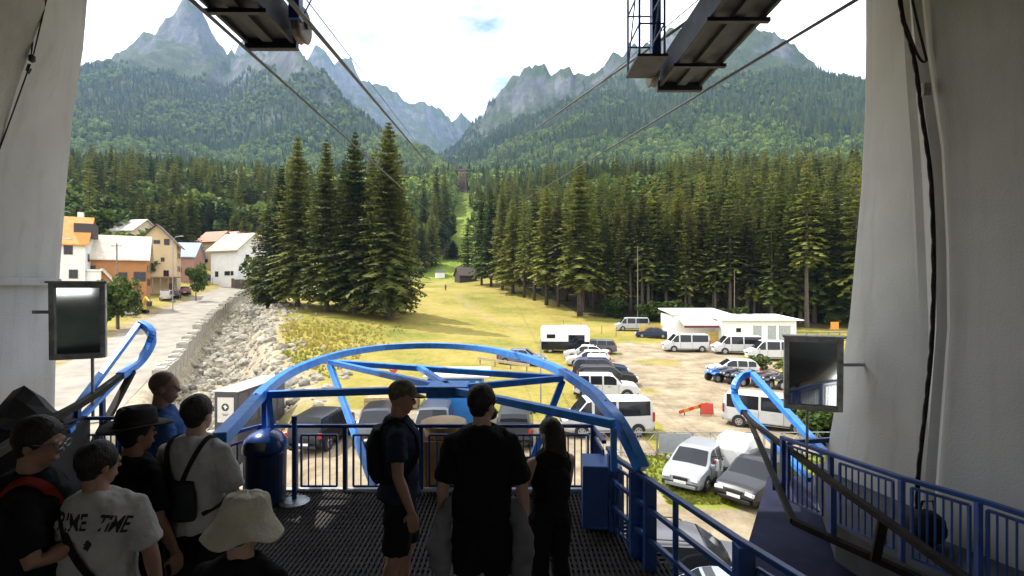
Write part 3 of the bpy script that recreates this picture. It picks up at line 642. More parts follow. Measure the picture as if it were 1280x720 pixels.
for z in [3.0] + ZL:
    xl = edge_x(z, 7.2, LP); xn = edge_x(z, 6.2, NP); v += [(-9.5, 7.5, z), (xl - .2, 7.4, z), (xl - .03, 7.3, z), (xl, 7.2, z), (xn, 6.2, z)]
    v2 += [(xn, 6.2, z), (xn - .02, 5.6, z), (min(xn - .1, -6.2), 1, z), (min(xn - .2, -6.3), -5, z)]
MB().add(v, [(i * 5 + k, i * 5 + k + 1, (i + 1) * 5 + k + 1, (i + 1) * 5 + k) for i in range(len(ZL)) for k in range(4)]).build('pillar', PLASTER3, hall, smooth=True).data.set_sharp_from_angle(angle=R(24))
MB().add(v2, [(i * 4 + k, i * 4 + k + 1, (i + 1) * 4 + k + 1, (i + 1) * 4 + k) for i in range(len(ZL)) for k in range(3)]).build('side_wall', PLASTER2, hall, smooth=True).data.set_sharp_from_angle(angle=R(24))
b = MB(); b.beam((edge_x(7.68, 7.2, LP) + .02, 7.22, 7.68), (edge_x(7.68, 6.2, NP) + .02, 6.1, 7.68), .12, .1); b.build('ledge', PLASTER3, hall, bevel=.01)
b = MB(); b.span((-6.7, -5.3, 13.4), (9.5, 9.6, 13.9)); b.build('ceiling', mat('dark ceiling', (.16, .16, .155), .9, 0, var=.1), hall)  # darkened to cut bounce light; unseen overhang sized to shade the right pillar
HALLD = mat('hall back wall paint', (.52, .56, .52), .9, 0, var=.08, scale=1)
b = MB()                                     # back wall set close and bright for fill, with window and door openings
for x0, x1, z0, z1 in ((-8, -4.4, 3, 13.4), (-1.2, .4, 3, 13.4), (2.6, 5, 3, 13.4), (-4.4, -3.2, 3, 13.4), (-2.2, -1.2, 3, 13.4), (-3.2, -2.2, 3, 6.6), (-3.2, -2.2, 7.3, 13.4), (.4, 2.6, 7.3, 13.4)): b.span((x0, -5.25, z0), (x1, -5.0, z1))
b.build('back_wall', HALLD, hall)
b = MB(); b.prism([(-6.6, -9), (-6.6, 6.1), (.9, 6.1), (.85, 5.4), (1.35, 4.25), (2.1, 2.45), (2.5, 1), (2.5, -9)], 4.5, 4.96, 'z'); b.build('floor_slab', CONC, hall)
b = MB(); b.span((-7.4, -9, -3.6), (.6, 5.2, 3.99)); b.span((3.6, -9, -3.6), (5.2, 4.0, 3.79)); b.build('basement', CONC, hall)
# right hand walkway and the apron of the second bay
b = MB(); poly = [(4.25, 7.2), (3.38, 5.35), (3.5, 4.55), (3.8, 3.9), (4.05, 2.2), (4.1, -9), (4.9, -9), (4.9, 7.2)]; b.prism(poly, 4.75, DECK - .005, 'z'); b.build('walkway', mat('dark deck plate', (.06, .062, .075), .7, 0, var=.2, scale=3), hall)
b = MB(); poly = [(4.15, 8.3), (2.75, 6.0), (2.2, 4.6), (2.55, 2.4), (4.0, 2.4), (5.6, 8.3)]; b.prism(poly, 4.2, 4.55, 'z'); b.build('bay_apron', mat('blue grey bay floor', (.022, .024, .05), .8, 0, var=.25, scale=1.5, bump=.1, spec=.1), hall)
# the deck with its ribbed mat
deck = thing('platform_deck', 'dark ribbed boarding deck where the passengers wait', 'deck')
MATB = mat('black ribbed mat', (.016, .013, .012), .9, 0, var=.3, scale=2.5)
DPOLY = [(-6.7, -9), (-6.7, 6.2), (.98, 6.2), (.95, 5.45), (1.45, 4.3), (2.2, 2.5), (2.6, 1), (2.6, -9)]
b = MB(); b.prism(DPOLY, 4.965, DECK - .03, 'z'); b.build('deck_plate', MATB, deck)
b = MB(); xs = np.arange(-6.6, 2.6, .045)
for x in xs:
    y1 = 6.15 if x < .95 else (5.45 - (x - .95) * 2.3 if x < 1.45 else 4.3 - (x - 1.45) * 2.4)
    b.box((x, (y1 - .2) / 2 + .1, DECK - .013), (.024, y1 + .2, .03))
for y in np.arange(0, 6.15, .09):
    x1 = .93 if y > 5.45 else (1.4 if y > 4.3 else 2.1); b.box(((x1 - 6.6) / 2, y, DECK - .02), (x1 + 6.6, .03, .022))
tag(b.build('mat_ribs', mat('mat rib rubber', (.032, .026, .023), .9, 0, var=.3, scale=3), deck, fix=False), kind='stuff')
b = MB(); b.span((-3.2, 6.17, 4.97), (.98, 6.25, DECK + .03)); b.build('edge_kerb', mat('pale kerb paint', (.55, .54, .52), .7, 0, var=.15), deck, bevel=.008)

# ------------------------------------------------------------------ railings
PICK = MB().tube([(0, 0, 0), (0, 0, .62)], .009, 6).mesh('baluster', BLUED)
def railing(name, label, path, ztop, posts, sections, m=BLUED, rail=.05, mids=(), pr=.028, hbar=True):
    """path: plan points of the top rail; posts: (x,y,size); sections: (a,b,n) runs of balusters in an inner frame"""
    o = thing(name, label, 'railing', (path[0][0], path[0][1], DECK)); off = Vector((path[0][0], path[0][1], DECK))
    def L(x, y, z): return Vector((x, y, z)) - off
    b = MB(); b.ribbon([L(x, y, ztop) for x, y in path], rail, rail * .8); b.build('top_rail', m, o, bevel=.006)
    for x, y, s in posts:
        c = MB(); c.span(L(x - s / 2, y - s / 2, DECK - .02), L(x + s / 2, y + s / 2, ztop - .012)); c.build('post', m, o, bevel=.005)
    for z in mids:
        c = MB(); c.ribbon([L(x, y, z) for x, y in path], rail * .7, rail * .7); c.build('mid_rail', m, o)
    for a, bb, n in sections:
        a, bb = Vector(a), Vector(bb); c = MB(); z0, z1 = DECK + .06, DECK + .68
        for z in (z0, z1): c.beam(L(a.x, a.y, z), L(bb.x, bb.y, z), .022, .022)
        for q in (a, bb): c.beam(L(q.x, q.y, z0), L(q.x, q.y, z1), .022, .022)
        c.build('panel_frame', m, o)
        for i in range(1, n):
            q = a.lerp(bb, i / n); k = link('baluster', PICK, o); k.location = L(q.x, q.y, z0)
    return o
ZR = 5.93
railing('front_railing', 'blue railing with thin balusters along the front edge of the deck', [(-3.3, 5.5), (-3.22, 5.9), (-3.05, 6.2), (.98, 6.2), (1.0, 5.55)], ZR,
        [(-2.62, 6.2, .05), (-2.02, 6.2, .05), (-1.1, 6.2, .05), (-.2, 6.2, .05), (.45, 6.2, .05), (.98, 6.2, .06), (-3.05, 6.2, .05)],
        [((-2.55, 6.2, 0), (-2.12, 6.2, 0), 5), ((-1.92, 6.2, 0), (-1.2, 6.2, 0), 8), ((-1.0, 6.2, 0), (-.3, 6.2, 0), 8), ((-.1, 6.2, 0), (.38, 6.2, 0), 6), ((.52, 6.2, 0), (.92, 6.2, 0), 5), ((-3.05, 6.1, 0), (-3.28, 5.55, 0), 7), ((.99, 6.1, 0), (1.0, 5.6, 0), 6)])
railing('side_railing', 'blue stair-like railing with two bars at the right of the deck', [(1.0, 5.35), (1.03, 5.0), (1.5, 3.4), (1.68, 2.9), (2.0, 2.2)], ZR, [(1.02, 5.2, .09), (1.14, 4.72, .11), (1.21, 4.5, .1), (1.31, 4.1, .04), (1.52, 3.36, .11), (1.95, 2.3, .06)],
        [((1.56, 3.25, 0), (1.9, 2.4, 0), 9), ((1.03, 5.1, 0), (1.12, 4.8, 0), 4)], mids=(5.42, 5.68))
railing('walkway_railing', 'blue balustrade in front of the right concrete wall', [(3.1, 5.9), (3.3, 5.3), (3.53, 4.64), (3.82, 4.08), (3.95, 3.7), (4.1, 3.0)], 5.88, [(3.11, 5.88, .05), (3.3, 5.3, .045), (3.53, 4.64, .045), (3.78, 4.15, .045), (3.95, 3.7, .045)],
        [((3.13, 5.8, 0), (3.27, 5.4, 0), 7), ((3.33, 5.2, 0), (3.51, 4.72, 0), 8), ((3.56, 4.56, 0), (3.75, 4.2, 0), 7), ((3.81, 4.1, 0), (3.93, 3.75, 0), 6)])
b = MB(); b.beam(P(985, 553, 7.1), P(1048, 549, 7.0), .05, .06); b.beam(P(985, 553, 7.1), P(985, 600, 7.1), .05, .05)
tag(b.build('rail_stub', BLUED), 'short blue rail stub fixed into the right pillar', 'rail')
railing('left_railing', 'dark blue railing at the far left of the deck', [(-6.4, 4.6), (-5.2, 6.2), (-4.5, 6.25)], 6.02, [(-5.2, 6.2, .05), (-4.75, 6.23, .05), (-4.5, 6.25, .05), (-5.8, 5.4, .05)], [((-5.15, 6.2, 0), (-4.8, 6.22, 0), 5), ((-5.75, 5.46, 0), (-5.25, 6.14, 0), 8)])

# ------------------------------------------------------------------ cabin guide ring and horns
RZ = 6.36
ring = thing('cabin_guide_ring', 'bright blue steel arch of bent beams in front of the deck', 'guide frame', (-1.2, 6.3, RZ)); ro = Vector((-1.2, 6.3, RZ))
def rz(px, py): return PZ(px, py, RZ) - ro
arc = [rz(*p) for p in ((274, 550), (305, 517), (333, 487), (366, 464), (410, 447), (445, 439), (485, 434), (540, 432), (595, 435), (640, 443), (680, 455), (708, 468), (740, 490), (757, 508))] + [Vector(q) - ro for q in ((1.0, 5.02, 6.345), (1.05, 4.86, 6.26), (1.115, 4.73, 6.12), (1.17, 4.60, 5.97))]
arc = [Vector(p) for p in smooth_pl(arc, 9)]
b = MB(); b.ribbon(arc, .11, .12); b.build('arch_beam', BLUE, ring, bevel=.01)
A, B_, C_, D_, E_ = rz(412, 451), rz(703, 471), rz(560, 484), rz(331, 491), rz(767, 527)
for nm, p, q, w in (('chord_beam', A, B_, .09), ('brace', A, C_, .08), ('brace', B_, C_, .08), ('chord_beam', D_, C_, .085), ('chord_beam', C_, E_, .085)):
    c = MB(); c.beam(p - Vector((0, 0, .02)), q - Vector((0, 0, .02)), w, .085); c.build(nm, BLUE, ring, bevel=.008)
c = MB(); c.box(C_ - Vector((0, -.05, .035)), (.5, .42, .14)); c.build('node_plate', BLUE, ring, bevel=.01)
mid = A.lerp(B_, .43); c = MB(); c.beam(mid, C_ + Vector((-.02, .1, 0)), .07, .07); c.build('brace', BLUE, ring)
for p, q in ((A, P(468, 607, 6.33) - ro), (B_, P(652, 566, 6.33) - ro)):
    c = MB(); c.beam(p - Vector((0, 0, .06)), Vector((q.x, q.y, DECK - RZ)), .085, .075, up=(0, 1, 0)); c.build('prop', BLUE, ring, bevel=.006)
for p, dx in ((D_, .0), (E_, .0)):
    c = MB(); c.beam(p - Vector((0, 0, .06)), Vector((p.x + dx, p.y, (DECK if p.x < 0 else 5.9) - RZ)), .055, .055); c.build('upright', BLUE, ring, bevel=.006)
    if p.x < 0: c = MB(); c.beam(p + Vector((.05, 0, -.06)), p + Vector((.14, -.1, -.5)), .05, .05); c.build('brace', BLUE, ring)
for k in (14, 27, 36, 54, 72, 90, 99, 117, 135):
    c = MB(); c.lathe([(.013, -.002), (.013, .012)], 8, c=arc[k] + Vector((0, 0, .062))); c.build('bolt', STEEL, ring)

lh = thing('cabin_guide_horn', 'blue and brown bent guide rail rising at the far left', 'guide rail', P(110, 560, 6) * 1.0); lo = lh.location.copy()
cur = [P(-60, 600, 3.7), P(0, 563, 4.4), P(60, 527, 5.4), P(110, 499, 6.3), P(150, 470, 7.2), P(172, 454, 7.7), P(185, 437, 7.9), P(190, 421, 8.0), P(185, 410, 8.05), P(175, 404, 8.1)]
cur = [Vector(p) - lo for p in smooth_pl(cur, 4)]
c = MB(); c.ribbon(cur[:17], .085, .075); c.build('handrail_beam', BROWN, lh, bevel=.01)
c = MB(); c.ribbon(cur[16:], .11, .10); c.build('bent_beam', BLUE, lh, bevel=.01)
for p, q, m, w in ((P(175, 404, 8.1), P(76, 536, 5.9), BLUE, .085), (P(158, 464, 7.4), P(84, 540, 5.9), BLUE, .07), (P(166, 464, 7.5), P(104, 580, 6.2), BROWN, .08)):
    c = MB(); c.beam(p - lo, q - lo, w, w * .8); c.build('strut', m, lh, bevel=.006)
for px, y0, y1, d in ((97, 507, 590, 6.1), (128, 488, 596, 6.7)):
    c = MB(); c.beam(P(px, y0, d) - lo, P(px, y1, d) - lo, .05, .05); c.build('post', BLUED, lh)
rh = thing('cabin_guide_horn', 'blue and brown bent guide rail rising before the right mirror', 'guide rail', P(1000, 640, 6.6)); lo = rh.location.copy()
cur = [P(940, 467, 8.9), P(928, 470, 8.95), P(919, 482, 8.9), P(920, 499, 8.8), P(934, 521, 8.2), P(955, 539, 7.1), P(1000, 572, 5.6), P(1050, 610, 4.75), P(1100, 645, 4.25), P(1150, 682, 3.85), P(1205, 722, 3.5), P(1250, 755, 3.2)]
cur = [Vector(p) - lo for p in smooth_pl(cur, 4)]
c = MB(); c.ribbon(cur[:16], .11, .10); c.build('bent_beam', BLUE, rh, bevel=.01)
c = MB(); c.ribbon(cur[15:], .065, .06); c.build('handrail_beam', BROWN, rh, bevel=.01)
for p, q, m, w in ((P(940, 467, 8.9), P(1030, 566, 7.0), BLUE, .10), (P(926, 508, 8.6), P(1012, 600, 7.0), BLUE, .09), (P(936, 524, 8.1), P(992, 652, 5.15), BROWN, .065), (P(992, 652, 5.15), P(1150, 724, 4.25), BROWN, .07), (P(1104, 650, 4.22), P(1094, 700, 4.5), BROWN, .07)):
    c = MB(); c.beam(p - lo, q - lo, w, w * .85); c.build('strut', m, rh, bevel=.006)
for px, y0, y1, d in ((967, 550, 612, 6.6), (1040, 604, 668, 4.9)):
    c = MB(); c.beam(P(px, y0, d) - lo, P(px, y1, d) - lo, .055, .055); c.build('post', BLUED, rh)

# ------------------------------------------------------------------ mirrors
MIRR = mat('dusty mirror glass', (.80, .84, .81), .06, 1.0, var=.12, scale=3)
FRAM = mat('weathered grey frame', (.46, .45, .42), .7, .2, var=.25, scale=8, bump=.1)
def mirror(label, cx, cy, d, w, h, rz_, tilt, pole):
    c0 = P(cx, cy, d); o = thing('framed_mirror', label, 'mirror', c0, rz_); o.rotation_euler = (tilt, 0, rz_)
    b = MB(); t = .06
    for a in ((-w / 2, -w / 2 + t, -h / 2, h / 2), (w / 2 - t, w / 2, -h / 2, h / 2), (-w / 2 + t, w / 2 - t, -h / 2, -h / 2 + t), (-w / 2 + t, w / 2 - t, h / 2 - t, h / 2)): b.span((a[0], -.04, a[2]), (a[1], .05, a[3]))
    b.build('frame', FRAM, o, bevel=.008)
    b = MB(); b.span((-w / 2 - .02, -.07, h / 2), (w / 2 + .02, .06, h / 2 + .025)); b.build('rain_cover', FRAM, o)
    b = MB(); b.span((-w / 2 + t, 0, -h / 2 + t), (w / 2 - t, .02, h / 2 - t)); b.build('mirror_glass', MIRR, o)
    b = MB(); b.span((-w / 2 + .01, .05, -h / 2 + .01), (w / 2 - .01, .08, h / 2 - .01)); b.build('back_plate', FRAM, o)
    b = MB(); b.tube([(pole, .06, -h / 2 + .1), (pole, .06, -h / 2 - .75)], .018, 8); b.build('pole', STEEL, o)
    b = MB(); b.beam((0, .1, .1), (w * .9 * (1 if cx > 640 else -1), .25, .1), .04, .04); b.build('wall_arm', STEEL, o)
    return o
mirror('large framed mirror on a pole beside the left pillar', 98, 401, 6.3, .55, .93, R(27), R(2), .12)
mirror('large framed mirror on a pole in front of the right pillar', 1016, 467, 6.55, .66, .93, R(-22), R(3), -.05)

# ------------------------------------------------------------------ overhead cable bridges
def bridge(label, x0, x1, yend, side, px):
    o = thing('cable_bridge', label, 'steel beam', ((x0 + x1) / 2, yend, 10.95)); xm = (x0 + x1) / 2; w = x1 - x0
    b = MB(); b.span((-w / 2, -6.5, 0), (-w / 2 + .05, -.03, .42)); b.span((w / 2 - .05, -6.5, 0), (w / 2, -.03, .42)); b.span((-w / 2 + .05, -6.5, .06), (w / 2 - .05, -.05, .10)); b.build('channel', DARKST, o, bevel=.01)
    b = MB(); b.span((-.07, -6.5, -.005), (.07, -.1, .055)); b.build('centre_rib', DARKST, o)
    b = MB(); b.span((-w / 2 - .02, -.03, -.06), (w / 2 + .02, .07, .12)); b.build('end_beam', DARKST, o, bevel=.008)
    for y in (-.9, -2.2, -3.4):
        b = MB(); b.box((0, y, -.03), (w * 1.12, .07, .05)); b.build('cross_tie', DARKST, o)
    sx = side * (w / 2 + .13)
    b = MB(); b.lathe([(.06, -.06), (.22, -.06), (.24, -.045), (.215, 0), (.24, .045), (.22, .06), (.06, .06)], 28, c=(sx, -.12, .2), axis='x')
    wh = b.build('rope_wheel', mat('worn sheave steel', (.23, .19, .16), .6, .3, var=.25, scale=6), o, smooth=False, bevel=.004)
    b = MB(); b.lathe([(.05, -.1), (.05, .1)], 10, c=(sx, -.12, .2), axis='x'); b.build('hub', DARKST, wh)
    b = MB(); b.beam((sx + side * .02, -.35, .15), (sx + side * .02, -.35, 2.6), .14, .14); b.build('hanger_post', BLUED, o, bevel=.008)
    return o
lb = bridge('dark steel cable bridge overhead at the upper left', -3.65, -2.98, 7.05, 1, 0)
rb = bridge('dark steel cable bridge overhead at the upper right with cage', 2.45, 3.15, 8.55, -1, 0)
b = MB(); fx = [(-.92, -.25), (-.55, -.25), (-.55, -1.0), (-.92, -1.0)]
for x, y in fx: b.tube([(x, y, .1), (x, y, 1.6)], .018, 6)
for z in (.55, 1.05, 1.55): b.tube([(*fx[0], z), (*fx[1], z), (*fx[2], z), (*fx[3], z), (*fx[0], z)], .014, 6)
b.tube([(*fx[0], .2), (*fx[3], 1.5)], .012, 5); b.tube([(*fx[1], .2), (*fx[2], 1.5)], .012, 5)
b.build('inspection_cage', BLUED, rb)
b = MB(); b.span((-.95, -1.02, .06), (-.5, -.22, .10)); b.build('cage_floor', DARKST, rb)
b = MB(); b.tube([(.05 + .42, -.4, .3), (.55, -.5, .9), (.42, -.45, 1.6)], .012, 5); b.tube([(.5, -.2, .25), (.72, -.3, .55), (.75, -.4, 1.8)], .01, 5); b.build('brake_wires', BLUED, lb)

# ------------------------------------------------------------------ cables
CAB = mat('steel rope', (.09, .09, .11), .5, .5, var=.1)
def cable(label, a, b_, r, sag=0.):
    a, b_ = Vector(a), Vector(b_); pts = []
    for i in range(25):
        t = (i / 24) ** 1.8; p = a.lerp(b_, t); p.z -= sag * 4 * t * (1 - t); pts.append(p)
    m = MB(); m.tube(pts, r, 6); return tag(m.build('steel_cable', CAB, smooth=True), label, 'cable', 'cables of the cable car')
def ext(p0, p1, x, y0=None):
    s = (p1[1] - p0[1]) / (p1[0] - p0[0]); return (x, p0[1] + s * (x - p0[0]))
cable('thinner hauling cable passing under the left cable bridge', P(*ext((240, 0), (440, 175), 200), 4.6), P(571, 296, 330), .022)
cable('thick carrying cable right of the left cable bridge', P(*ext((362, 0), (540, 210), 320), 4.6), P(571, 247, 420), .03)
cable('thin signal cable parallel to the thick left carrying cable', P(*ext((385, 0), (480, 118), 350), 5.5), P(560, 230, 420), .008)
cable('thick hauling cable slanting under the right cable bridge', P(*ext((1070, 0), (612, 276), 1130), 4.6), P(600, 283, 330), .022)
cable('carrying cable passing through the cage of the right bridge', P(*ext((880, 12), (640, 182), 960), 5.5), P(585, 221, 420), .027)
cable('thin signal cable behind the cage of the right bridge', P(*ext((850, 20), (700, 150), 900), 6.), P(590, 240, 420), .008)

# ------------------------------------------------------------------ ropes and conduits on the pillars
ROPE = mat('dark rope', (.03, .026, .026), .9, 0, var=.3, scale=40, bump=.4, bscale=60)
def polyp(pts, d): return [P(x, y, d) for x, y in pts]
b = MB(); pts = [Vector(p) for p in smooth_pl(polyp([(1121, -40), (1128, 20), (1142, 70), (1152, 140), (1163, 220), (1167, 320), (1165, 420), (1158, 500), (1148, 590), (1146, 640)], 5.12), 8)]
for ph in (0, math.pi):
    b.tube([p + Vector((math.cos(i * 1.1 + ph) * .012, 0, math.sin(i * 1.1 + ph) * .012)) for i, p in enumerate(pts)], .013, 5)
tag(b.build('twisted_rope', ROPE, smooth=True), 'dark twisted rope running down the right pillar', 'rope')
b = MB(); b.tube([p + Vector((.05, .04, 0)) for p in pts], .009, 5); tag(b.build('thin_conduit', ROPE, smooth=True), 'thin dark conduit beside the twisted rope', 'conduit')
b = MB(); b.tube(smooth_pl(polyp([(1134, -30), (1146, 25), (1157, 70), (1158, 76), (1152, 76), (1144, 62), (1132, 30)], 5.1), 4), .012, 6); tag(b.build('cable_loop', ROPE, smooth=True), 'hanging loop of dark cable at the top of the right pillar', 'cable')
b = MB(); b.box(P(1158, 112, 5.12), (.07, .05, .13)); tag(b.build('junction_box', FRAM, bevel=.008), 'small grey junction box on the right pillar', 'box')
b = MB()
b.tube(polyp([(66, -40), (58, 0), (42, 68)], 6.2), .008, 5); b.tube(polyp([(54, -40), (47, 0), (39, 70)], 6.2), .008, 5); b.tube(polyp([(38, 80), (20, 130), (-20, 240)], 6.2), .008, 5)
hk = b.build('hook_rope', ROPE); tag(hk, 'dark pulley rope with hook hanging at the left pillar', 'rope')
b = MB(); b.lathe([(.01, -.05), (.035, -.03), (.035, .03), (.01, .05)], 10, c=P(40, 73, 6.2)); b.tube([P(36, 80, 6.2), P(33, 88, 6.2), P(36, 92, 6.2), P(39, 86, 6.2)], .010, 5); b.build('hook', DARKST, hk)

# ------------------------------------------------------------------ things on the deck
bin_ = thing('waste_bin', 'blue round waste bin with domed lid at the front railing', 'bin', (-2.84, 5.90, DECK)); bin_.scale = (1.1, 1.1, 1.04)
b = MB(); b.lathe([(.17, 0), (.20, .03), (.205, .55), (.215, .57)], 28); b.build('body', mat('navy plastic', (.016, .045, .13), .4, 0, var=.2), bin_, smooth=False, bevel=.004)
b = MB(); b.lathe([(.225, .57), (.225, .60), (.21, .68), (.16, .75), (.08, .79), (.005, .80)], 28); ld = b.build('lid', mat('blue glossy plastic', (.015, .06, .24), .25, 0, var=.1), bin_, smooth=True)
b = MB(); b.box((0, -.19, .66), (.2, .06, .09), Euler((R(-25), 0, 0))); b.build('flap', BLACK, ld)
st = thing('belt_post', 'dark queue post on a shiny round foot by the waste bin', 'post', (-2.50, 5.88, DECK))
b = MB(); b.lathe([(.17, 0), (.17, .012), (.12, .03), (.03, .04)], 28); b.build('foot', STEEL, st, smooth=False)
b = MB(); b.lathe([(.027, .03), (.027, .92), (.032, .92), (.032, .99)], 16); b.build('post', BLUED, st)
cb = thing('control_cabinet', 'blue metal cabinet at the right end of the front railing', 'cabinet', (.93, 5.3, DECK - .01), R(-6))
b = MB(); b.box((0, .12, .325), (.40, .42, .65)); b.build('body', mat('cabinet blue', (.03, .12, .38), .4, 0, var=.12, scale=5), cb, bevel=.012)
b = MB(); b.box((0, -.095, .33), (.35, .012, .58)); dr = b.build('door', mat('cabinet door blue', (.022, .085, .29), .45, 0, var=.12, scale=5), cb, bevel=.004)
b = MB(); b.box((.13, -.112, .36), (.025, .025, .09)); b.build('handle', BLACK, dr)
WOODM = mat('varnished larch boards', (.66, .36, .11), .5, 0, var=.15, scale=3, col2=(.45, .22, .06))
wd = thing('wooden_counter', 'varnished wooden counter with slats behind the front railing', 'counter', (-.72, 6.62, DECK - .17))
for i in range(7):
    b = MB(); b.box((-.42 + i * .14, -.22, .36), (.13, .03, .70)); b.build('slat', WOODM, wd, bevel=.004)
b = MB(); b.span((-.5, -.195, 0), (.5, .35, .70)); b.build('carcass', mat('dark timber', (.12, .07, .03), .8, 0), wd)
b = MB(); pr = [(.30 * math.cos(t) * (1 if abs(math.cos(t)) < .9 else 1), .34 * math.sin(t)) for t in [2 * math.pi * k / 28 for k in range(28)]]
b.prism([(x - .18, y + .12) for x, y in pr], .83, .875, 'z'); b.build('oval_top', mat('pale varnished top', (.55, .34, .13), .35, 0, var=.15, scale=2.5), wd, bevel=.008)
b = MB(); b.prism([(x * .8 - .18, y * .8 + .12) for x, y in pr], .71, .83, 'z'); b.build('apron', WOODM, wd)
b = MB(); b.span((-1.35, 6.26, 4.6), (.0, 7.2, DECK - .18)); b.build('counter_bracket', CONC, hall)
bg_ = thing('cloth_bag', 'dark slumped bag on the walkway below the twisted rope', 'bag', (3.98, 4.92, DECK))
b = MB(); b.ell((0, 0, .16), (.17, .15, .17), 14, 9, jit=.07); b.build('sack', mat('black cloth', (.02, .02, .024), .9, 0, var=.3, bump=.3), bg_, smooth=True)
b = MB(); b.tube([(-.08, 0, .28), (-.05, -.02, .42), (.05, -.02, .42), (.09, 0, .28)], .012, 6); b.build('handle', ROPE, bg_)
tp = thing('folded_tarpaulin', 'black tarpaulin heaped behind the left railing', 'tarpaulin', P(30, 500, 5.9))
b = MB(); v = [];
for i in range(9):
    for j in range(7): u, w = i / 8 - .5, j / 6 - .5; v.append((u * .95, w * .6, .42 * math.exp(-(u / .28) ** 2 - (w / .3) ** 2) - .28 + rnd.uniform(-.03, .03)))
b.add(v, [(i * 7 + j, (i + 1) * 7 + j, (i + 1) * 7 + j + 1, i * 7 + j + 1) for i in range(8) for j in range(6)]); q = b.build('cloth', mat('black tarpaulin', (.012, .012, .014), .6, 0, var=.2), tp); q.modifiers.new('s', 'SOLIDIFY').thickness = .02
b = MB(); b.span((-.5, -.32, -1.35), (.5, .32, -.30)); b.build('crate', mat('dark crate', (.03, .03, .035), .8, 0), tp)
# ------------------------------------------------------------------ vehicles
PAINT = {}
def paint(c, name):
    if name not in PAINT: PAINT[name] = mat(name + ' car paint', c, .3, .0, var=.03, scale=2, coat=.15, spec=.35)
    return PAINT[name]
SPECS = {   # length, width, height, wheel radius, belt, side profile (x fraction from the rear, z)
    'van':   (5.0, 1.92, 1.97, .33, 1.12, [(0, .5), (.004, 1.1), (.02, 1.80), (.05, 1.95), (.68, 1.97), (.74, 1.90), (.86, 1.22), (.905, 1.10), (.985, .88), (1, .55)], .74, .87, (.19, .80), [(.40, .425), (.66, .69)], .60),
    'suv':   (4.35, 1.82, 1.69, .35, 1.03, [(0, .55), (.01, 1.0), (.055, 1.45), (.09, 1.63), (.55, 1.66), (.61, 1.60), (.735, 1.08), (.95, .98), (.985, .84), (1, .6)], .61, .745, (.18, .81), [(.235, .26), (.435, .46)], .55),
    'hatch': (4.05, 1.72, 1.46, .30, .90, [(0, .5), (.015, .88), (.09, 1.30), (.14, 1.42), (.52, 1.45), (.59, 1.38), (.745, .95), (.94, .80), (.985, .66), (1, .48)], .58, .75, (.17, .80), [(.24, .26), (.44, .46)], .5),
    'sedan': (4.45, 1.74, 1.43, .30, .90, [(0, .5), (.012, .93), (.15, .96), (.27, 1.34), (.33, 1.40), (.56, 1.43), (.62, 1.37), (.75, .94), (.94, .80), (.985, .66), (1, .48)], .61, .755, (.19, .81), [(.45, .47)], .5),
    'wagon': (4.6, 1.76, 1.47, .31, .91, [(0, .5), (.012, .92), (.06, 1.28), (.11, 1.43), (.55, 1.47), (.61, 1.40), (.745, .95), (.94, .82), (.985, .68), (1, .48)], .60, .75, (.19, .81), [(.23, .25), (.44, .46)], .5),
}
TYRE = {}
def wheel_mesh(r):
    if r not in TYRE:
        w = .19; t = MB(); t.lathe([(r * .62, -w / 2), (r * .93, -w / 2), (r, -w / 2 + .03), (r, w / 2 - .03), (r * .93, w / 2), (r * .62, w / 2)], 22, axis='y')
        k = MB(); k.lathe([(.02, -.02), (r * .62, -.02), (r * .64, .0), (r * .62, .02), (.02, .03)], 20, axis='y')
        d = MB()
        for i in range(5):
            a = 2 * math.pi * i / 5 + .3; d.box((math.cos(a) * r * .4, 0, math.sin(a) * r * .4), (r * .16, .055, r * .24), Euler((0, -a, 0)))
        TYRE[r] = (t.mesh('tyre', RUBBER), k.mesh('rim', RIM), d.mesh('spoke_gaps', BLACK))
    return TYRE[r]
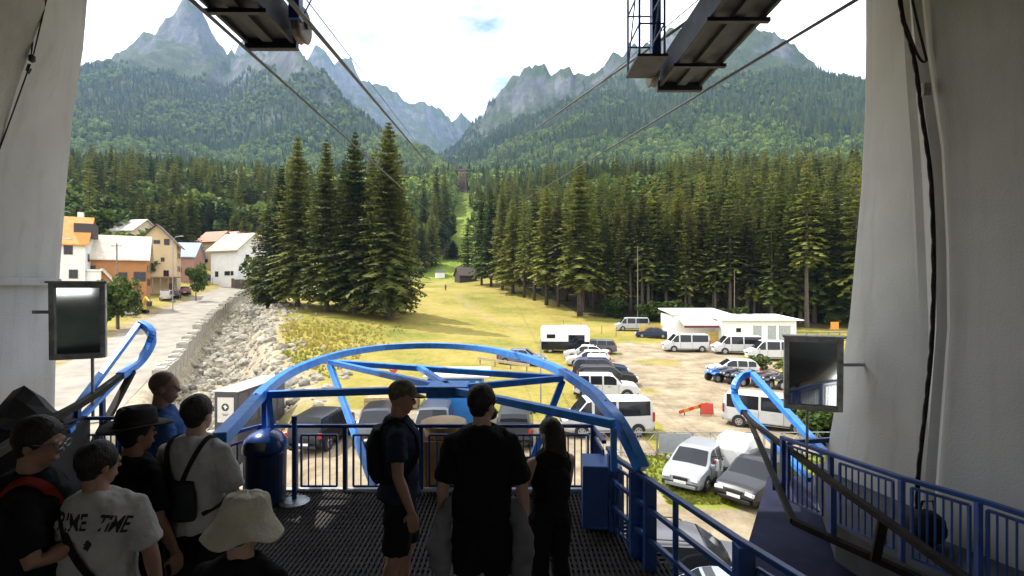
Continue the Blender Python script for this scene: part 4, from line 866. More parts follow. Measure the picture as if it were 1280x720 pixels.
def make_car(kind, col, cname, label, p, rz, name='parked_car', cat='car', group='vehicles parked around the lot', dark_lower=False, roofrack=False, roofbox=None, sc=1.0):
    L, W, Hh, wr, belt, prof, xr, xc, ax, pil, hb = SPECS[kind]; root = thing(name, label, cat, p, rz, group); root.scale = (sc, sc, sc)
    xs = sorted(set([q[0] for q in prof] + list(np.linspace(.04, .96, 16).round(3)) + [q for a in pil for q in a] + [xr, xc]))
    top = lambda t: interp(t, prof); PM = paint(col, cname)
    rows = []; zb = .26 if kind in ('suv', 'van') else .2
    for t in xs:
        z = top(t); u = abs(2 * t - 1); w = W / 2 * (1 - .13 * u ** 5 - .02 * u ** 2); bz = min(belt + .04 * (.5 - t), z - .02); k = max(0, (z - bz) / (Hh - belt)); wt = w * (1 - (.10 if kind == 'van' else .19) * k) if k > .12 else w * .95
        ee = max(0, u - .86) * .8
        rows.append([(0, zb + ee), (w * .9, zb + ee), (w, zb + .16 + ee), (w * 1.0, .62 * bz), (w * .985, bz), (wt, z - .05 * min(1, k * 3)), (wt - .10, z), (0, z + .025)])
    X = [(t - .5) * L for t in xs]; bodies = {'body': [], 'windshield': [], 'rear_window': [], 'side_window': [], 'lower': []}
    side_id = {}
    pilset = [(a, b) for a, b in pil]
    for i in range(len(xs) - 1):
        tm = (xs[i] + xs[i + 1]) / 2; z0, z1 = top(xs[i]), top(xs[i + 1])
        for s in (1, -1):
            for j in range(7):
                q = [(X[i], s * rows[i][j][0], rows[i][j][1]), (X[i + 1], s * rows[i + 1][j][0], rows[i + 1][j][1]), (X[i + 1], s * rows[i + 1][j + 1][0], rows[i + 1][j + 1][1]), (X[i], s * rows[i][j + 1][0], rows[i][j + 1][1])]
                kd = 'body'
                if j == 6 and xr <= tm <= xc: kd = 'windshield'
                if j == 6 and tm < .33 and min(z0, z1) > belt - .02 and z1 - z0 > .04 * (1 if kind != 'van' else 1): kd = 'rear_window'
                if j == 4 and tm < (xc - .05) and min(z0, z1) - belt > .22 and not any(a <= tm <= b for a, b in pilset) and tm > .045: kd = ('side_window', s, sum(tm > b for a, b in pilset))
                if j <= 1 and dark_lower: kd = 'lower'
                bodies.setdefault(kd, []).append(q)
    def emit(nm, qs, m, smooth=True, push=0):
        if not qs: return
        b = MB()
        for q in qs: b.add(q, [(0, 1, 2, 3)])
        o = b.build(nm, m, root, smooth=smooth)
        if push: o.scale = (1, 1 + push, 1)
        return o
    caps = [[(X[e], s * a, b) for s in (1,) for a, b in rows[e]] + [(X[e], -a, b) for a, b in rows[e][::-1]] for e in (0, len(xs) - 1)]
    b = MB()
    for q in bodies['body']: b.add(q, [(0, 1, 2, 3)])
    for c in caps: b.add(c, [tuple(range(len(c)))])
    bo = b.build('body', PM, root)
    me = bo.data; me.polygons.foreach_set('use_smooth', [True] * len(me.polygons)); me.set_sharp_from_angle(angle=R(28))
    for kd, qs in bodies.items():
        if kd == 'body': continue
        emit(kd if isinstance(kd, str) else kd[0], qs, BLACK if kd == 'lower' else GLASS, smooth=False)
    for s in (1, -1):
        for a in ax:
            wx = (a - .5) * L; tw = link('wheel', wheel_mesh(wr)[0], root); tw.location = (wx, s * (W / 2 - .085), wr)
            rm = link('rim', wheel_mesh(wr)[1], tw); rm.location = (0, s * .085, 0); link('spoke_gaps', wheel_mesh(wr)[2], rm).location = (0, s * .004, 0)
            c = MB(); c.lathe([(.01, -.02), (wr * 1.17, -.02), (wr * 1.17, .02), (.01, .02)], 20, c=(wx, s * (W / 2 - .012), wr + .02), axis='y'); c.build('wheel_arch', BLACK, root)
        c = MB(); c.box((L * .5 - .055, s * W * .335, hb + .13 if kind != 'van' else hb + .2), (.17, W * .18, .14 if kind != 'van' else .22), Euler((0, R(-22), s * R(-16)))); c.build('headlight', LAMP, root, bevel=.02)
        c = MB(); c.box((-L / 2 + .07, s * W * .425, belt - .16 + (.1 if kind == 'van' else 0)), (.10, W * .09, .26 if kind != 'van' else .5)); c.build('tail_light', RED, root, bevel=.015)
        c = MB(); c.box(((xc - .05 - .5) * L, s * (W / 2 + .07), belt + .06), (.10, .17, .13)); c.build('wing_mirror', PM, root, bevel=.025)
        for a in (.36, .54):
            c = MB(); c.box(((a - .5) * L, s * (W / 2 + .004), belt - .12), (.16, .025, .03)); c.build('door_handle', PM if not dark_lower else BLACK, root)
    for e, sg in ((.5, 1), (-.5, -1)):
        c = MB(); c.box((e * L + sg * .012, 0, .48), (.02, .5, .11)); c.build('number_plate', WHITE, root)
        c = MB(); c.box((e * L - sg * .05, 0, .34), (.14, W * .72, .14)); c.build('bumper', BLACK if dark_lower or kind == 'suv' else PM, root, bevel=.03)
    c = MB(); c.box((.5 * L - .03, 0, hb + .10), (.06, W * .34, .13)); c.build('grille', BLACK, root, bevel=.01)
    c = MB(); ds = [q for a in pil for q in a[:1]] + [xc - .06, .1]
    for s in (1, -1):
        for t in ds[:3]: wv = W / 2 * (1 - .13 * abs(2 * t - 1) ** 5 - .02 * abs(2 * t - 1) ** 2); c.box(((t - .5) * L, s * (wv + .001), .30 + belt * .35), (.014, .012, belt * .68))
        c.box((0, s * (W / 2 + .001), zb + .09), (L * .5, .02, .05))
    c.build('door_seams', BLACK, root)
    if roofrack:
        for s in (1, -1):
            c = MB(); c.tube([((.16 - .5) * L, s * W * .36, Hh - .02), ((.18 - .5) * L, s * W * .36, Hh + .05), ((.5 - .5) * L, s * W * .36, Hh + .06), ((.53 - .5) * L, s * W * .36, Hh)], .018, 6); c.build('roof_rail', DARKST, root)
    if roofbox:
        c = MB(); c.box((-.25, .0, Hh + .2), (1.7, .75, .30), taper=.86); c.build('roof_box', roofbox, root, bevel=.08)
    return root
def gp(px, py): return G(px, py)
CW = (.52, .52, .515); SILV = (.38, .39, .41); BLK = (.012, .012, .014); NAVY = (.02, .03, .07); GREY = (.10, .10, .11)
cars = [
 ('van', CW, 'white', 'white passenger van facing left, nearest of the central parked row', (757, 541), 183, dict(name='parked_van', cat='van', sc=.95)),
 ('suv', CW, 'white', 'white off-road car with roof rails parked behind the nearest white van', (757, 497), -6, dict(roofrack=True, dark_lower=True)),
 ('wagon', BLK, 'black', 'black estate car directly behind the white off-road car', (758, 480), -6, dict()),
 ('wagon', NAVY, 'navy', 'dark blue estate with a white roof box in the central row', (750, 469), -8, dict(roofbox=WHITE)),
 ('hatch', CW, 'white', 'white hatchback in the middle of the central parked row', (735, 457), 176, dict()),
 ('sedan', CW, 'white', 'white saloon just in front of the white caravan', (733, 449), 172, dict()),
 ('wagon', GREY, 'grey', 'dark grey car at the far end of the central row', (744, 441), 170, dict()),
 ('sedan', (.12, .13, .20), 'slate', 'slate blue saloon alone on the grass left of the caravan', (652, 455), -14, dict()),
 ('van', SILV, 'silver', 'silver van at the far edge of the lot by the yellow fence', (790, 413), 176, dict(name='parked_van', cat='van')),
 ('sedan', NAVY, 'navy', 'dark saloon beside the yellow fence at the far edge', (815, 422), 168, dict()),
 ('van', CW, 'white', 'white minibus in front of the white building awning', (857, 439), 176, dict(name='parked_van', cat='van')),
 ('van', CW, 'white', 'white minibus in the middle before the white building', (921, 442), 174, dict(name='parked_van', cat='van')),
 ('van', CW, 'white', 'white minibus half hidden by the right mirror', (966, 450), 172, dict(name='parked_van', cat='van')),
 ('hatch', CW, 'white', 'white hatchback just behind the row of quad bikes', (916, 470), 170, dict()),
 ('van', CW, 'white', 'white van below the tip of the right guide rail', (962, 534), -32, dict(name='parked_van', cat='van', sc=.92)),
]
for kd, c, cn, lab, px, hd, kw in cars: make_car(kd, c, cn, lab, gp(*px), R(hd), **kw)
for kd, c, cn, lab, xy, hd, kw in [
 ('hatch', (.24, .25, .27), 'bright silver', 'silver hatchback on the strip of lawn, front towards the deck', (7.35, 20.4), -128, dict(sc=.92)),
 ('hatch', BLK, 'black', 'black car beside the scooter, nose towards the deck', (9.1, 18.9), -140, dict(sc=.94)),
 ('wagon', GREY, 'grey', 'dark grey car seen from above under the side railing', (4.25, 12.9), -8, dict(roofrack=True)),
 ('sedan', (.30, .33, .40), 'grey blue', 'grey blue car nearest to the deck, seen from above', (5.1, 10.7), -8, dict()),
 ('suv', BLK, 'black', 'black off-road car seen from behind, right of the red quad', (-9.35, 25.4), 86, dict(dark_lower=True)),
 ('wagon', BLK, 'black', 'black car facing the deck left of the man in a cap', (-6.9, 26.2), -84, dict()),
 ('suv', (.06, .065, .08), 'dark slate', 'dark grey off-road car facing the deck before the blue kiosk', (-3.9, 25.6), -88, dict(roofrack=True)),
 ('suv', (.03, .03, .035), 'charcoal', 'charcoal off-road car seen from behind, right of the blue kiosk', (.15, 26.0), 88, dict())]:
    make_car(kd, c, cn, lab, (xy[0], xy[1], H(*xy)), R(hd), **kw)
for kd, c, cn, lab, px, hd, g in [
 ('van', CW, 'white', 'white van parked nearest on the village road', (208, 375), 118, .95), ('hatch', BLK, 'black', 'black car parked behind the white van on the village road', (219, 372), 116, 1), ('suv', (.16, .05, .04), 'maroon', 'dark car in the middle of the village road row', (232, 368), 118, 1),
 ('hatch', (.32, .33, .35), 'mid grey', 'grey car parked further up the village road', (246, 361), 120, 1), ('suv', (.05, .12, .11), 'teal', 'teal green car up the village road by the grey wall', (254, 356), 122, 1), ('sedan', (.05, .07, .22), 'blue', 'blue car across the end of the village road', (268, 351), 170, 1.1)]:
    make_car(kd, c, cn, lab, gp(*px), R(hd), group='cars parked along the village road', sc=g, **(dict(name='parked_van', cat='van') if kd == 'van' else {}))

# caravan
cv = thing('caravan', 'white box caravan with dark skirt at the end of the central row', 'caravan', gp(706, 440), R(-4))
b = MB(); b.prism([(-2.55, .75), (-2.6, 2.6), (-2.4, 2.8), (2.35, 2.85), (2.6, 2.6), (2.6, .75)], -1.1, 1.1, 'y'); b.build('body', WHITE, cv, bevel=.06)
b = MB(); b.prism([(-2.5, .35), (-2.58, 1.25), (2.58, 1.25), (2.5, .35)], -1.11, 1.11, 'y'); b.build('skirt', GLASS, cv, bevel=.02)
for x, w in ((-1.5, .9), (1.2, 1.7)):
    b = MB(); b.box((x, -1.115, 1.8 if x < 0 else 1.6), (w, .03, .42 if x < 0 else .7)); b.build('window', GLASS, cv)
b = MB(); b.box((.0, 0, 2.86), (.6, .6, .1)); b.build('roof_hatch', WHITE, cv, bevel=.02)
for s in (-1, 1):
    for x in (-1.6, 1.4):
        w_ = link('wheel', wheel_mesh(.35)[0], cv); w_.location = (x, s * .98, .35); link('rim', wheel_mesh(.35)[1], w_).location = (0, s * .09, 0)

# quad bikes
def quad(p, rz, col, cname, label, sc=1.0, group='quad bikes'):
    q = thing('quad_bike', label, 'quad bike', p, rz, group); q.scale = (sc,) * 3; pm = mat(cname + ' quad plastic', col, .35, 0, var=.05)
    b = MB(); b.prism([(-.75, .55), (-.8, .72), (-.45, .84), (-.1, .74), (.2, .80), (.55, .92), (.85, .80), (.9, .62), (.6, .5), (-.4, .45)], -.22, .22, 'y'); b.build('body', pm, q, bevel=.04)
    for x in (-.55, .58):
        for s in (1, -1):
            b = MB(); b.prism([(x - .34, .56), (x - .2, .70), (x + .18, .72), (x + .34, .6), (x + .3, .56), (x + .15, .67), (x - .15, .66), (x - .3, .53)], s * .22, s * .56, 'y'); b.build('mudguard', pm, q)
            w_ = link('wheel', wheel_mesh(.28)[0], q); w_.location = (x, s * .44, .28); w_.scale = (1, 1.2, 1); link('rim', wheel_mesh(.28)[1], w_).location = (0, s * .08, 0)
    b = MB(); b.prism([(-.6, .82), (-.55, .93), (-.1, .88), (.12, .92), (.15, .8)], -.15, .15, 'y'); b.build('seat', BLACK, q, bevel=.03)
    b = MB(); b.tube([(.35, -.4, 1.12), (.3, -.12, 1.08), (.3, .12, 1.08), (.35, .4, 1.12)], .02, 6); b.tube([(.5, 0, .85), (.3, 0, 1.08)], .025, 6); b.build('handlebar', BLACK, q)
    for x in (-.72, .72):
        b = MB(); b.tube([(x - .2, -.3, .88), (x + .2, -.3, .88), (x + .2, .3, .88), (x - .2, .3, .88), (x - .2, -.3, .88)], .014, 5); b.tube([(x, -.3, .88), (x, .3, .88)], .012, 5); b.build('rack', DARKST, q)
    for s in (1, -1):
        b = MB(); b.box((.86, s * .14, .74), (.06, .13, .09)); b.build('headlight', LAMP, q, bevel=.01)
    return q
for px, hd, c, cn, lab in [((899, 476), 200, (.03, .14, .5), 'blue', 'blue quad bike at the left end of the quad row'), ((914, 478), 205, (.02, .02, .03), 'black', 'black quad bike next to the blue one'), ((930, 481), 200, (.05, .05, .06), 'graphite', 'graphite quad bike behind the tip of the right guide'),
        ((947, 482), 200, (.5, .03, .02), 'red', 'red quad bike in the middle of the quad row'), ((963, 484), 205, (.02, .02, .03), 'black', 'black quad bike right of the red one'), ((978, 485), 200, (.03, .03, .03), 'dark', 'dark quad bike at the right end of the quad row')]:
    quad(gp(*px), R(hd), c, cn, lab, 1.12)
quad((-12.6, 27.6, H(-12.6, 27.6)), R(25), (.55, .10, .05), 'orange red', 'orange red quad bike beside the dark cabins', 1.25, None)
# scooter with white box
so = thing('motor_scooter', 'white scooter parked beside the black car', 'scooter', (8.15, 20.3, H(8.15, 20.3)), R(-125))
b = MB(); b.prism([(-.75, .45), (-.8, .75), (-.3, .72), (-.15, .35), (.25, .32), (.42, .95), (.55, .98), (.62, .55), (.5, .22), (-.5, .22)], -.16, .16, 'y'); b.build('fairing', WHITE, so, bevel=.05)
b = MB(); b.prism([(-.78, .75), (-.7, .86), (-.25, .8), (-.25, .72)], -.14, .14, 'y'); b.build('seat', BLACK, so, bevel=.03)
b = MB(); b.tube([(.4, -.32, 1.1), (.48, 0, 1.05), (.4, .32, 1.1)], .02, 6); b.build('handlebar', BLACK, so)
b = MB(); b.ell((.6, 0, .9), (.06, .10, .08)); b.build('headlight', mat('red scooter lamp', (.5, .05, .05), .3), so, smooth=True)
for x in (-.55, .68):
    w_ = link('wheel', wheel_mesh(.25)[0], so); w_.location = (x, 0, .25); w_.scale = (1, .6, 1); link('rim', wheel_mesh(.25)[1], w_)
tb = thing('covered_trailer', 'white rounded trailer box behind the scooter', 'trailer', (9.2, 21.0, H(9.2, 21.0)), R(-128))
b = MB(); b.prism([(-.9, .4), (-.95, 1.2), (-.7, 1.55), (.5, 1.6), (.85, 1.25), (.9, .4)], -.6, .6, 'y'); b.build('box', WHITE, tb, bevel=.09)
b = MB(); b.beam((.9, 0, .42), (1.7, 0, .4), .08, .06); b.build('drawbar', DARKST, tb)
for s in (1, -1):
    w_ = link('wheel', wheel_mesh(.25)[0], tb); w_.location = (-.1, s * .68, .25); link('rim', wheel_mesh(.25)[1], w_).location = (0, s * .08, 0)

# ------------------------------------------------------------------ barriers, signs, kiosk, cabins
BARM = mat('barrier steel', (.30, .31, .33), .5, .5, var=.15, scale=9)
names = ['leftmost crowd barrier, half behind the blue arch', 'crowd barrier left of the one with a grey sheet', 'crowd barrier filled with a grey sheet', 'crowd barrier just right of the sheeted one', 'crowd barrier below the red board', 'crowd barrier touching the right guide rail', 'crowd barrier right of the right guide rail']
for i, lab in enumerate(names):
    x = 3.35 + i * 1.62; o = thing('crowd_barrier', lab, 'barrier', (x + .8, 23.25 + rnd.uniform(-.03, .03), H(x + .8, 23.25)), R(rnd.uniform(-1.5, 1.5)), 'crowd barriers along the lawn')
    b = MB()
    for a, c in (((-.78, 0, .12), (.78, 0, .12)), ((-.78, 0, 1.05), (.78, 0, 1.05)), ((-.78, 0, 0), (-.78, 0, 1.05)), ((.78, 0, 0), (.78, 0, 1.05))): b.tube([a, c], .022, 6)
    b.build('frame', BARM, o)
    for a, c in (((-.76, 0, .13), (0, 0, 1.04)), ((0, 0, 1.04), (.76, 0, .13)), ((-.76, 0, 1.04), (-.38, 0, .6)), ((.76, 0, 1.04), (.38, 0, .6)), ((0, 0, .12), (0, 0, 1.04))):
        b = MB(); b.tube([a, c], .013, 5); b.build('brace', BARM, o)
    for s in (-.62, .62):
        b = MB(); b.beam((s, -.28, .02), (s, .28, .02), .04, .03); b.build('foot', BARM, o)
    if i == 2:
        b = MB(); b.span((-.72, -.03, .15), (.72, -.024, 1.0)); b.build('sheet', mat('grey banner sheet', (.36, .38, .42), .6, 0, var=.08), o)
REDB = mat('red board paint', (.5, .045, .02), .5, 0, var=.1)
p = gp(884, 520); o = thing('warning_board', 'red warning board standing on the dirt track', 'board', p, R(-4)); b = MB(); b.box((0, 0, .42), (.72, .05, .66), Euler((R(-14), 0, 0))); b.build('panel', REDB, o, bevel=.01)
for s in (-1, 1): b = MB(); b.beam((s * .3, .25, 0), (s * .3, .05, .6), .04, .04); b.build('leg', DARKST, o)
p = gp(866, 519); o = thing('striped_plank', 'orange striped plank leaning beside the red board', 'plank', p, R(4))
for i in range(6): b = MB(); x = -.85 + i * .3; b.box((x + .15, 0, .22 + i * .085), (.30, .04, .2), Euler((0, R(-16), 0))); b.build('stripe', REDB if i % 2 == 0 else mat('amber board paint', (.55, .22, .02), .5), o)
b = MB(); b.beam((.5, .02, 0), (.5, .02, .5), .05, .05); b.beam((-.5, .02, 0), (-.5, .02, .25), .05, .05); b.build('leg', DARKST, o)

kp = Vector((-3.0, 29.2, H(-3, 29.2))); o = thing('blue_kiosk', 'bright blue kiosk behind the row of dark cars', 'kiosk', kp)
KB = mat('kiosk blue', (.02, .16, .46), .45, 0, var=.08, scale=2); b = MB(); b.span((-1.65, -1.1, 0), (1.35, 1.1, 2.6)); b.build('wall', KB, o, bevel=.02)
b = MB(); b.prism([(-1.3, 2.62), (1.3, 2.78), (1.3, 2.86), (-1.3, 2.70)], -1.85, 1.75, 'x'); b.build('roof', mat('pale sheet roof', (.55, .50, .42), .6, 0, var=.1), o)
b = MB(); b.span((1.0, -1.12, 2.15), (1.18, -1.105, 2.42)); b.build('notice', WHITE, o)
b = MB(); b.span((1.36, -1.0, .3), (1.39, -.4, 2.3)); b.build('poster_board', mat('pale notice board', (.55, .56, .55), .6, 0, var=.3, scale=8), o)
b = MB(); b.span((-1.3, -1.125, .1), (-.45, -1.105, 2.05)); dr = b.build('door', mat('kiosk door blue', (.015, .12, .38), .5, 0), o); b = MB(); b.box((-.55, -1.14, 1.05), (.04, .04, .14)); b.build('handle', STEEL, dr)

CABM = mat('dark grey cabin', (.055, .052, .06), .6, 0, var=.2, scale=2)
t0 = Vector((-16.8, 28.9, -.32)); o = thing('cabin_row', 'row of dark grey sanitary cabins with a pale roof by the stream', 'cabin', t0, R(86))
b = MB(); b.span((0, -1.35, -2.2), (5.2, 0, 2.05)); b.build('wall', CABM, o, bevel=.02)
for i in range(5):
    b = MB(); b.span((i * 1.05 - .05, -1.45, 2.06), (i * 1.05 + .97, .1, 2.12)); b.build('roof_panel', mat('pale cabin roof', (.5, .47, .46), .6, 0, var=.12), o, bevel=.01)
    b = MB(); b.span((i * 1.05 + .1, -1.375, .12), (i * 1.05 + .9, -1.35, 1.92)); dr = b.build('door', mat('cabin door', (.075, .07, .08), .5, 0), o); b = MB(); b.box((i * 1.05 + .8, -1.39, 1.0), (.05, .03, .1)); b.build('handle', STEEL, dr)
b = MB(); b.span((-.03, -1.15, .35), (-.01, -.2, 1.75)); sg = b.build('sign', mat('cream sign', (.6, .57, .5), .6, 0, var=.04), o)
b = MB(); n = 20; b.prism([(-.66 + .22 * math.cos(2 * math.pi * k / n), 1.2 + .22 * math.sin(2 * math.pi * k / n)) for k in range(n)], -.036, -.031, 'x'); b.build('emblem', mat('dark green emblem', (.02, .05, .035), .6), sg)
b = MB(); b.prism([(-.80, 1.18), (-.66, 1.34), (-.52, 1.22), (-.60, 1.22), (-.66, 1.06), (-.72, 1.18)], -.040, -.037, 'x'); b.build('emblem_mark', WHITE, sg)
for k, w in ((0, .4), (1, .28)): b = MB(); b.box((-.034, -.66, .82 - k * .08), (.004, w, .035)); b.build('caption', DARKST, sg)

p = P(492, 461, 33); gz = H(p.x, p.y); o = thing('no_entry_sign', 'round red no entry sign on a thin post in the meadow', 'sign', (p.x, p.y, gz))
b = MB(); b.tube([(0, .02, 0), (0, .02, p.z - gz + .25)], .025, 6); b.build('post', STEEL, o)
b = MB(); b.lathe([(.01, -.01), (.27, -.01), (.27, .01), (.01, .01)], 24, c=(0, -.02, p.z - gz), axis='y'); b.build('disc', REDB, o)
b = MB(); b.box((0, -.034, p.z - gz), (.38, .006, .09)); b.build('bar', WHITE, o)
def pole(label, px, ty, d, r, m=STEEL, name='pole', arm=None):
    x = (px - 640) * d / F; z0 = H(x, d); z1 = CZ + (360 - ty) * d / F; o = thing(name, label, 'pole', (x, d, z0)); b = MB(); b.tube([(0, 0, -.3), (0, 0, z1 - z0)], [r, r * .7], 8); b.build('shaft', m, o)
    if arm == 'cross':
        b = MB(); b.beam((-.7, 0, z1 - z0 - .35), (.7, 0, z1 - z0 - .35), .1, .1); ca = b.build('crossarm', m, o)
        for q in (-.6, 0, .6): b = MB(); b.lathe([(.03, 0), (.05, .05), (.03, .16)], 8, c=(q, 0, z1 - z0 - .3)); b.build('insulator', WHITE, ca)
    if arm == 'lamp':
        b = MB(); b.tube([(0, 0, z1 - z0 - .1), (.5, -.1, z1 - z0 + .5), (1.5, -.3, z1 - z0 + .6)], .05, 6); b.build('arm', m, o); b = MB(); b.box((1.7, -.34, z1 - z0 + .58), (.6, .22, .12)); b.build('lantern', STEEL, o, bevel=.03)
    return o
WOODP = mat('grey timber pole', (.20, .17, .13), .9, 0, var=.2)
pole('thin pale pole standing in the lot left of the white vans', 676, 424, 31, .045)
pole('tall thin mast at the forest front left of the silver van', 797, 308, 92, .10, WOODP); pole('tall mast at the forest front above the white building', 918, 338, 88, .10, WOODP)
pole('timber utility pole with crossarm before the orange house', 146, 304, 66, .12, WOODP, 'utility_pole', 'cross'); pole('street lamp between the beige house and the road', 216, 300, 84, .08, STEEL, 'street_lamp', 'lamp')
pole('street lamp at the right wall of the white house', 72, 305, 62, .07, STEEL, 'street_lamp', 'lamp')
for i, (px, py) in enumerate([(704, 405), (726, 408), (752, 412), (725, 422), (770, 415)]):
    g = gp(px, py + 6); b = MB(); b.tube([(0, 0, -.1), (.03, 0, 1.3)], .05, 6); tag(b.build('fence_stake', WOODP, loc=g), 'weathered timber stake in the dry grass, %s from the left' % ORD[[0, 2, 3, 1, 4][i]], 'stake', 'stakes in the dry grass')
g0, g1 = gp(597, 455), gp(662, 465); o = thing('timber_barrier', 'long pale timber guard rail on the grass below the slate blue saloon', 'barrier', g0); d = g1 - g0
b = MB(); b.beam((0, 0, .55), d + Vector((0, 0, .55)), .08, .24); b.build('plank', mat('pale timber', (.42, .33, .2), .8, 0, var=.15), o)
for t in (.05, .35, .65, .95): b = MB(); q = d * t; b.beam(q - Vector((0, -.07, .1)), q + Vector((0, .07, .65)), .1, .1); b.build('post', WOODP, o)
g = gp(488, 500); o = thing('timber_stack', 'stack of sawn timber beams beyond the dark cars', 'timber', (-7.4, 31.5, H(-7.4, 31.5)), R(6))
for i in range(5):
    for j in range(3): b = MB(); b.box((rnd.uniform(-.1, .1), i * .26, .15 + j * .24), (3.2, .23, .21)); b.build('beam', mat('sawn timber', (.36, .26, .13), .8, 0, var=.2), o)

# ------------------------------------------------------------------ white building at the end of the lot
bp = gp(845, 428); bp.y = 66; bp.x = (843 - 640) * 66 / F; bp.z = H(bp.x, 66); o = thing('white_building', 'long low white building with a maroon edged awning behind the minibuses', 'building', bp)
b = MB(); b.span((0, 0, -.2), (7.2, 6, 3.5)); b.span((5.2, -2.2, -.2), (14.5, 4, 2.9)); b.build('wall', WHITE, o)
b = MB(); b.prism([(-.3, 3.52), (6.3, 4.05), (6.3, 4.17), (-.3, 3.64)], -.3, 7.4, 'x'); b.prism([(-2.7, 2.95), (4.2, 3.35), (4.2, 3.45), (-2.7, 3.05)], 5.0, 15.2, 'x'); b.build('roof', mat('white sheet roof', (.72, .72, .74), .4, 0, var=.04), o)
for i in range(8): b = MB(); b.box((.8 + i * 1.5, 4.6 - (i > 4) * 1.2, 4.02 - (i > 4) * .6), (.7, .4, .10)); b.build('roof_vent', DARKST, o)
b = MB(); b.prism([(-2.0, 2.3), (0, 2.95), (0, 3.0), (-2.0, 2.36)], .6, 5.0, 'x'); aw = b.build('awning', WHITE, o); b = MB(); b.span((.6, -2.03, 2.02), (5.0, -1.99, 2.34)); b.build('valance', mat('maroon valance', (.12, .02, .035), .7), aw)
for x, w in ((9.2, .9), (11.0, .9), (12.4, 1.3)): b = MB(); b.span((x, -2.24, .1), (x + w, -2.19, 2.3)); f = b.build('window', mat('grey glazing', (.35, .38, .38), .25), o); b = MB(); b.span((x - .06, -2.23, .04), (x, -2.17, 2.36)); b.span((x + w, -2.23, .04), (x + w + .06, -2.17, 2.36)); b.build('frame', STEEL, f)
b = MB(); b.span((7.0, -2.24, 1.5), (7.6, -2.19, 2.0)); b.build('window', GLASS, o)
YW = mat('yellow fence boards', (.55, .38, .08), .75, 0, var=.15)
g = gp(812, 408); o = thing('board_fence', 'yellow upright board fence left of the white building', 'fence', (17.5, 70, H(17.5, 70)))
for i in range(16): b = MB(); b.box((i * .2, 0, .85), (.17, .03, 1.7 + rnd.uniform(-.05, .05))); b.build('board', YW, o)
for z in (.4, 1.4): b = MB(); b.box((1.5, .04, z), (3.2, .05, .08)); b.build('rail', YW, o)
o = thing('board_fence', 'yellow upright board fence under the awning of the white building', 'fence', (24.5, 64.9, H(24.5, 65)))
for i in range(14): b = MB(); b.box((i * .2, 0, .75), (.17, .03, 1.5 + rnd.uniform(-.05, .05))); b.build('board', YW, o)
o = thing('timber_fence', 'brown timber rail fence below the forest at the right', 'fence', (35.2, 66, H(36, 66)))
for i in range(7): b = MB(); b.box((i * 1.4, 0, .8), (.12, .12, 1.6)); b.build('post', WOODP, o)
for z in (.5, 1.0, 1.5): b = MB(); b.box((4.2, -.08, z), (8.6, .04, .14)); b.build('rail', WOODP, o)
p = P(1043, 407, 70); o = thing('orange_sign', 'small orange sign at the forest edge beside the right pillar', 'sign', (p.x, p.y, H(p.x, p.y))); hz_ = p.z - o.location.z
b = MB(); b.tube([(0, 0, 0), (0, 0, hz_)], .04, 6); b.build('post', STEEL, o); b = MB(); b.box((0, -.06, hz_), (1.1, .03, 1.0)); b.build('panel', mat('orange sign paint', (.7, .25, .03), .5, 0, var=.05), o)

# ------------------------------------------------------------------ cable car pylon in the clearing
d = 440; x = (578 - 640) * d / F; zb = H(x, d); o = thing('cable_pylon', 'rusty lattice cable pylon rising in the forest clearing', 'pylon', (x, d, zb)); ht = CZ + (360 - 213) * d / F - zb
PY = mat('red brown pylon paint', (.16, .085, .07), .7, .2, var=.15); w0, w1 = 4.2, 1.6
cs = lambda t: [(sx * (w0 + (w1 - w0) * t), sy * (w0 + (w1 - w0) * t), ht * t) for sx, sy in ((-1, -1), (1, -1), (1, 1), (-1, 1))]
for k in range(4): b = MB(); b.beam(cs(0)[k], cs(1)[k], .5, .5); b.build('leg', PY, o)
b = MB()
for i in range(7):
    a, c = cs(i / 7), cs((i + 1) / 7)
    for k in range(4): b.beam(a[k], c[(k + 1) % 4], .25, .25); b.beam(a[(k + 1) % 4], c[k], .25, .25); b.beam(c[k], c[(k + 1) % 4], .25, .25)
tag(b.build('lattice', PY, o), kind='stuff'); b = MB(); b.box((0, 0, ht + .5), (13, 2.2, 1.0)); b.build('cross_head', PY, o)
for s in (-5, 5): b = MB(); b.box((s, 0, ht + 1.3), (1.2, 4, .6)); b.build('saddle', DARKST, o)
for px, py, s, lab in [(503, 352, 1, 'small white shed at the top of the meadow left of the lone tree'), (512, 350, .7, 'small grey hut beside the white shed on the meadow'), (550, 347, .8, 'tiny white hut beside the clearing')]:
    g = G(px, py); o = thing('meadow_hut', lab, 'hut', g, .3); b = MB(); b.span((-2 * s, -1.4 * s, -.5), (2 * s, 1.4 * s, 2.4 * s)); b.build('wall', WHITE if s != .7 else CONC, o); b = MB(); b.prism([(-1.7 * s, 2.4 * s), (0, 3.4 * s), (1.7 * s, 2.4 * s)], -2.2 * s, 2.2 * s, 'x'); b.build('roof', DARKST, o)

g = G(582, 352); o = thing('timber_hut', 'dark timber hut with a steep roof at the forest edge above the meadow', 'hut', g, .4); TD = mat('dark hut timber', (.05, .035, .025), .85, 0, var=.2); b = MB(); b.prism([(-3, -1), (3, -1), (3, 2.2), (0, 4.6), (-3, 2.2)], -3, 3, 'x'); b.build('wall', TD, o)
for s in (-1, 1): b = MB(); b.prism([(s * 3.6, 1.75), (0, 4.7), (0, 4.9), (s * 3.6, 1.95)], -3.4, 3.4, 'x'); b.build('roof', TD, o)
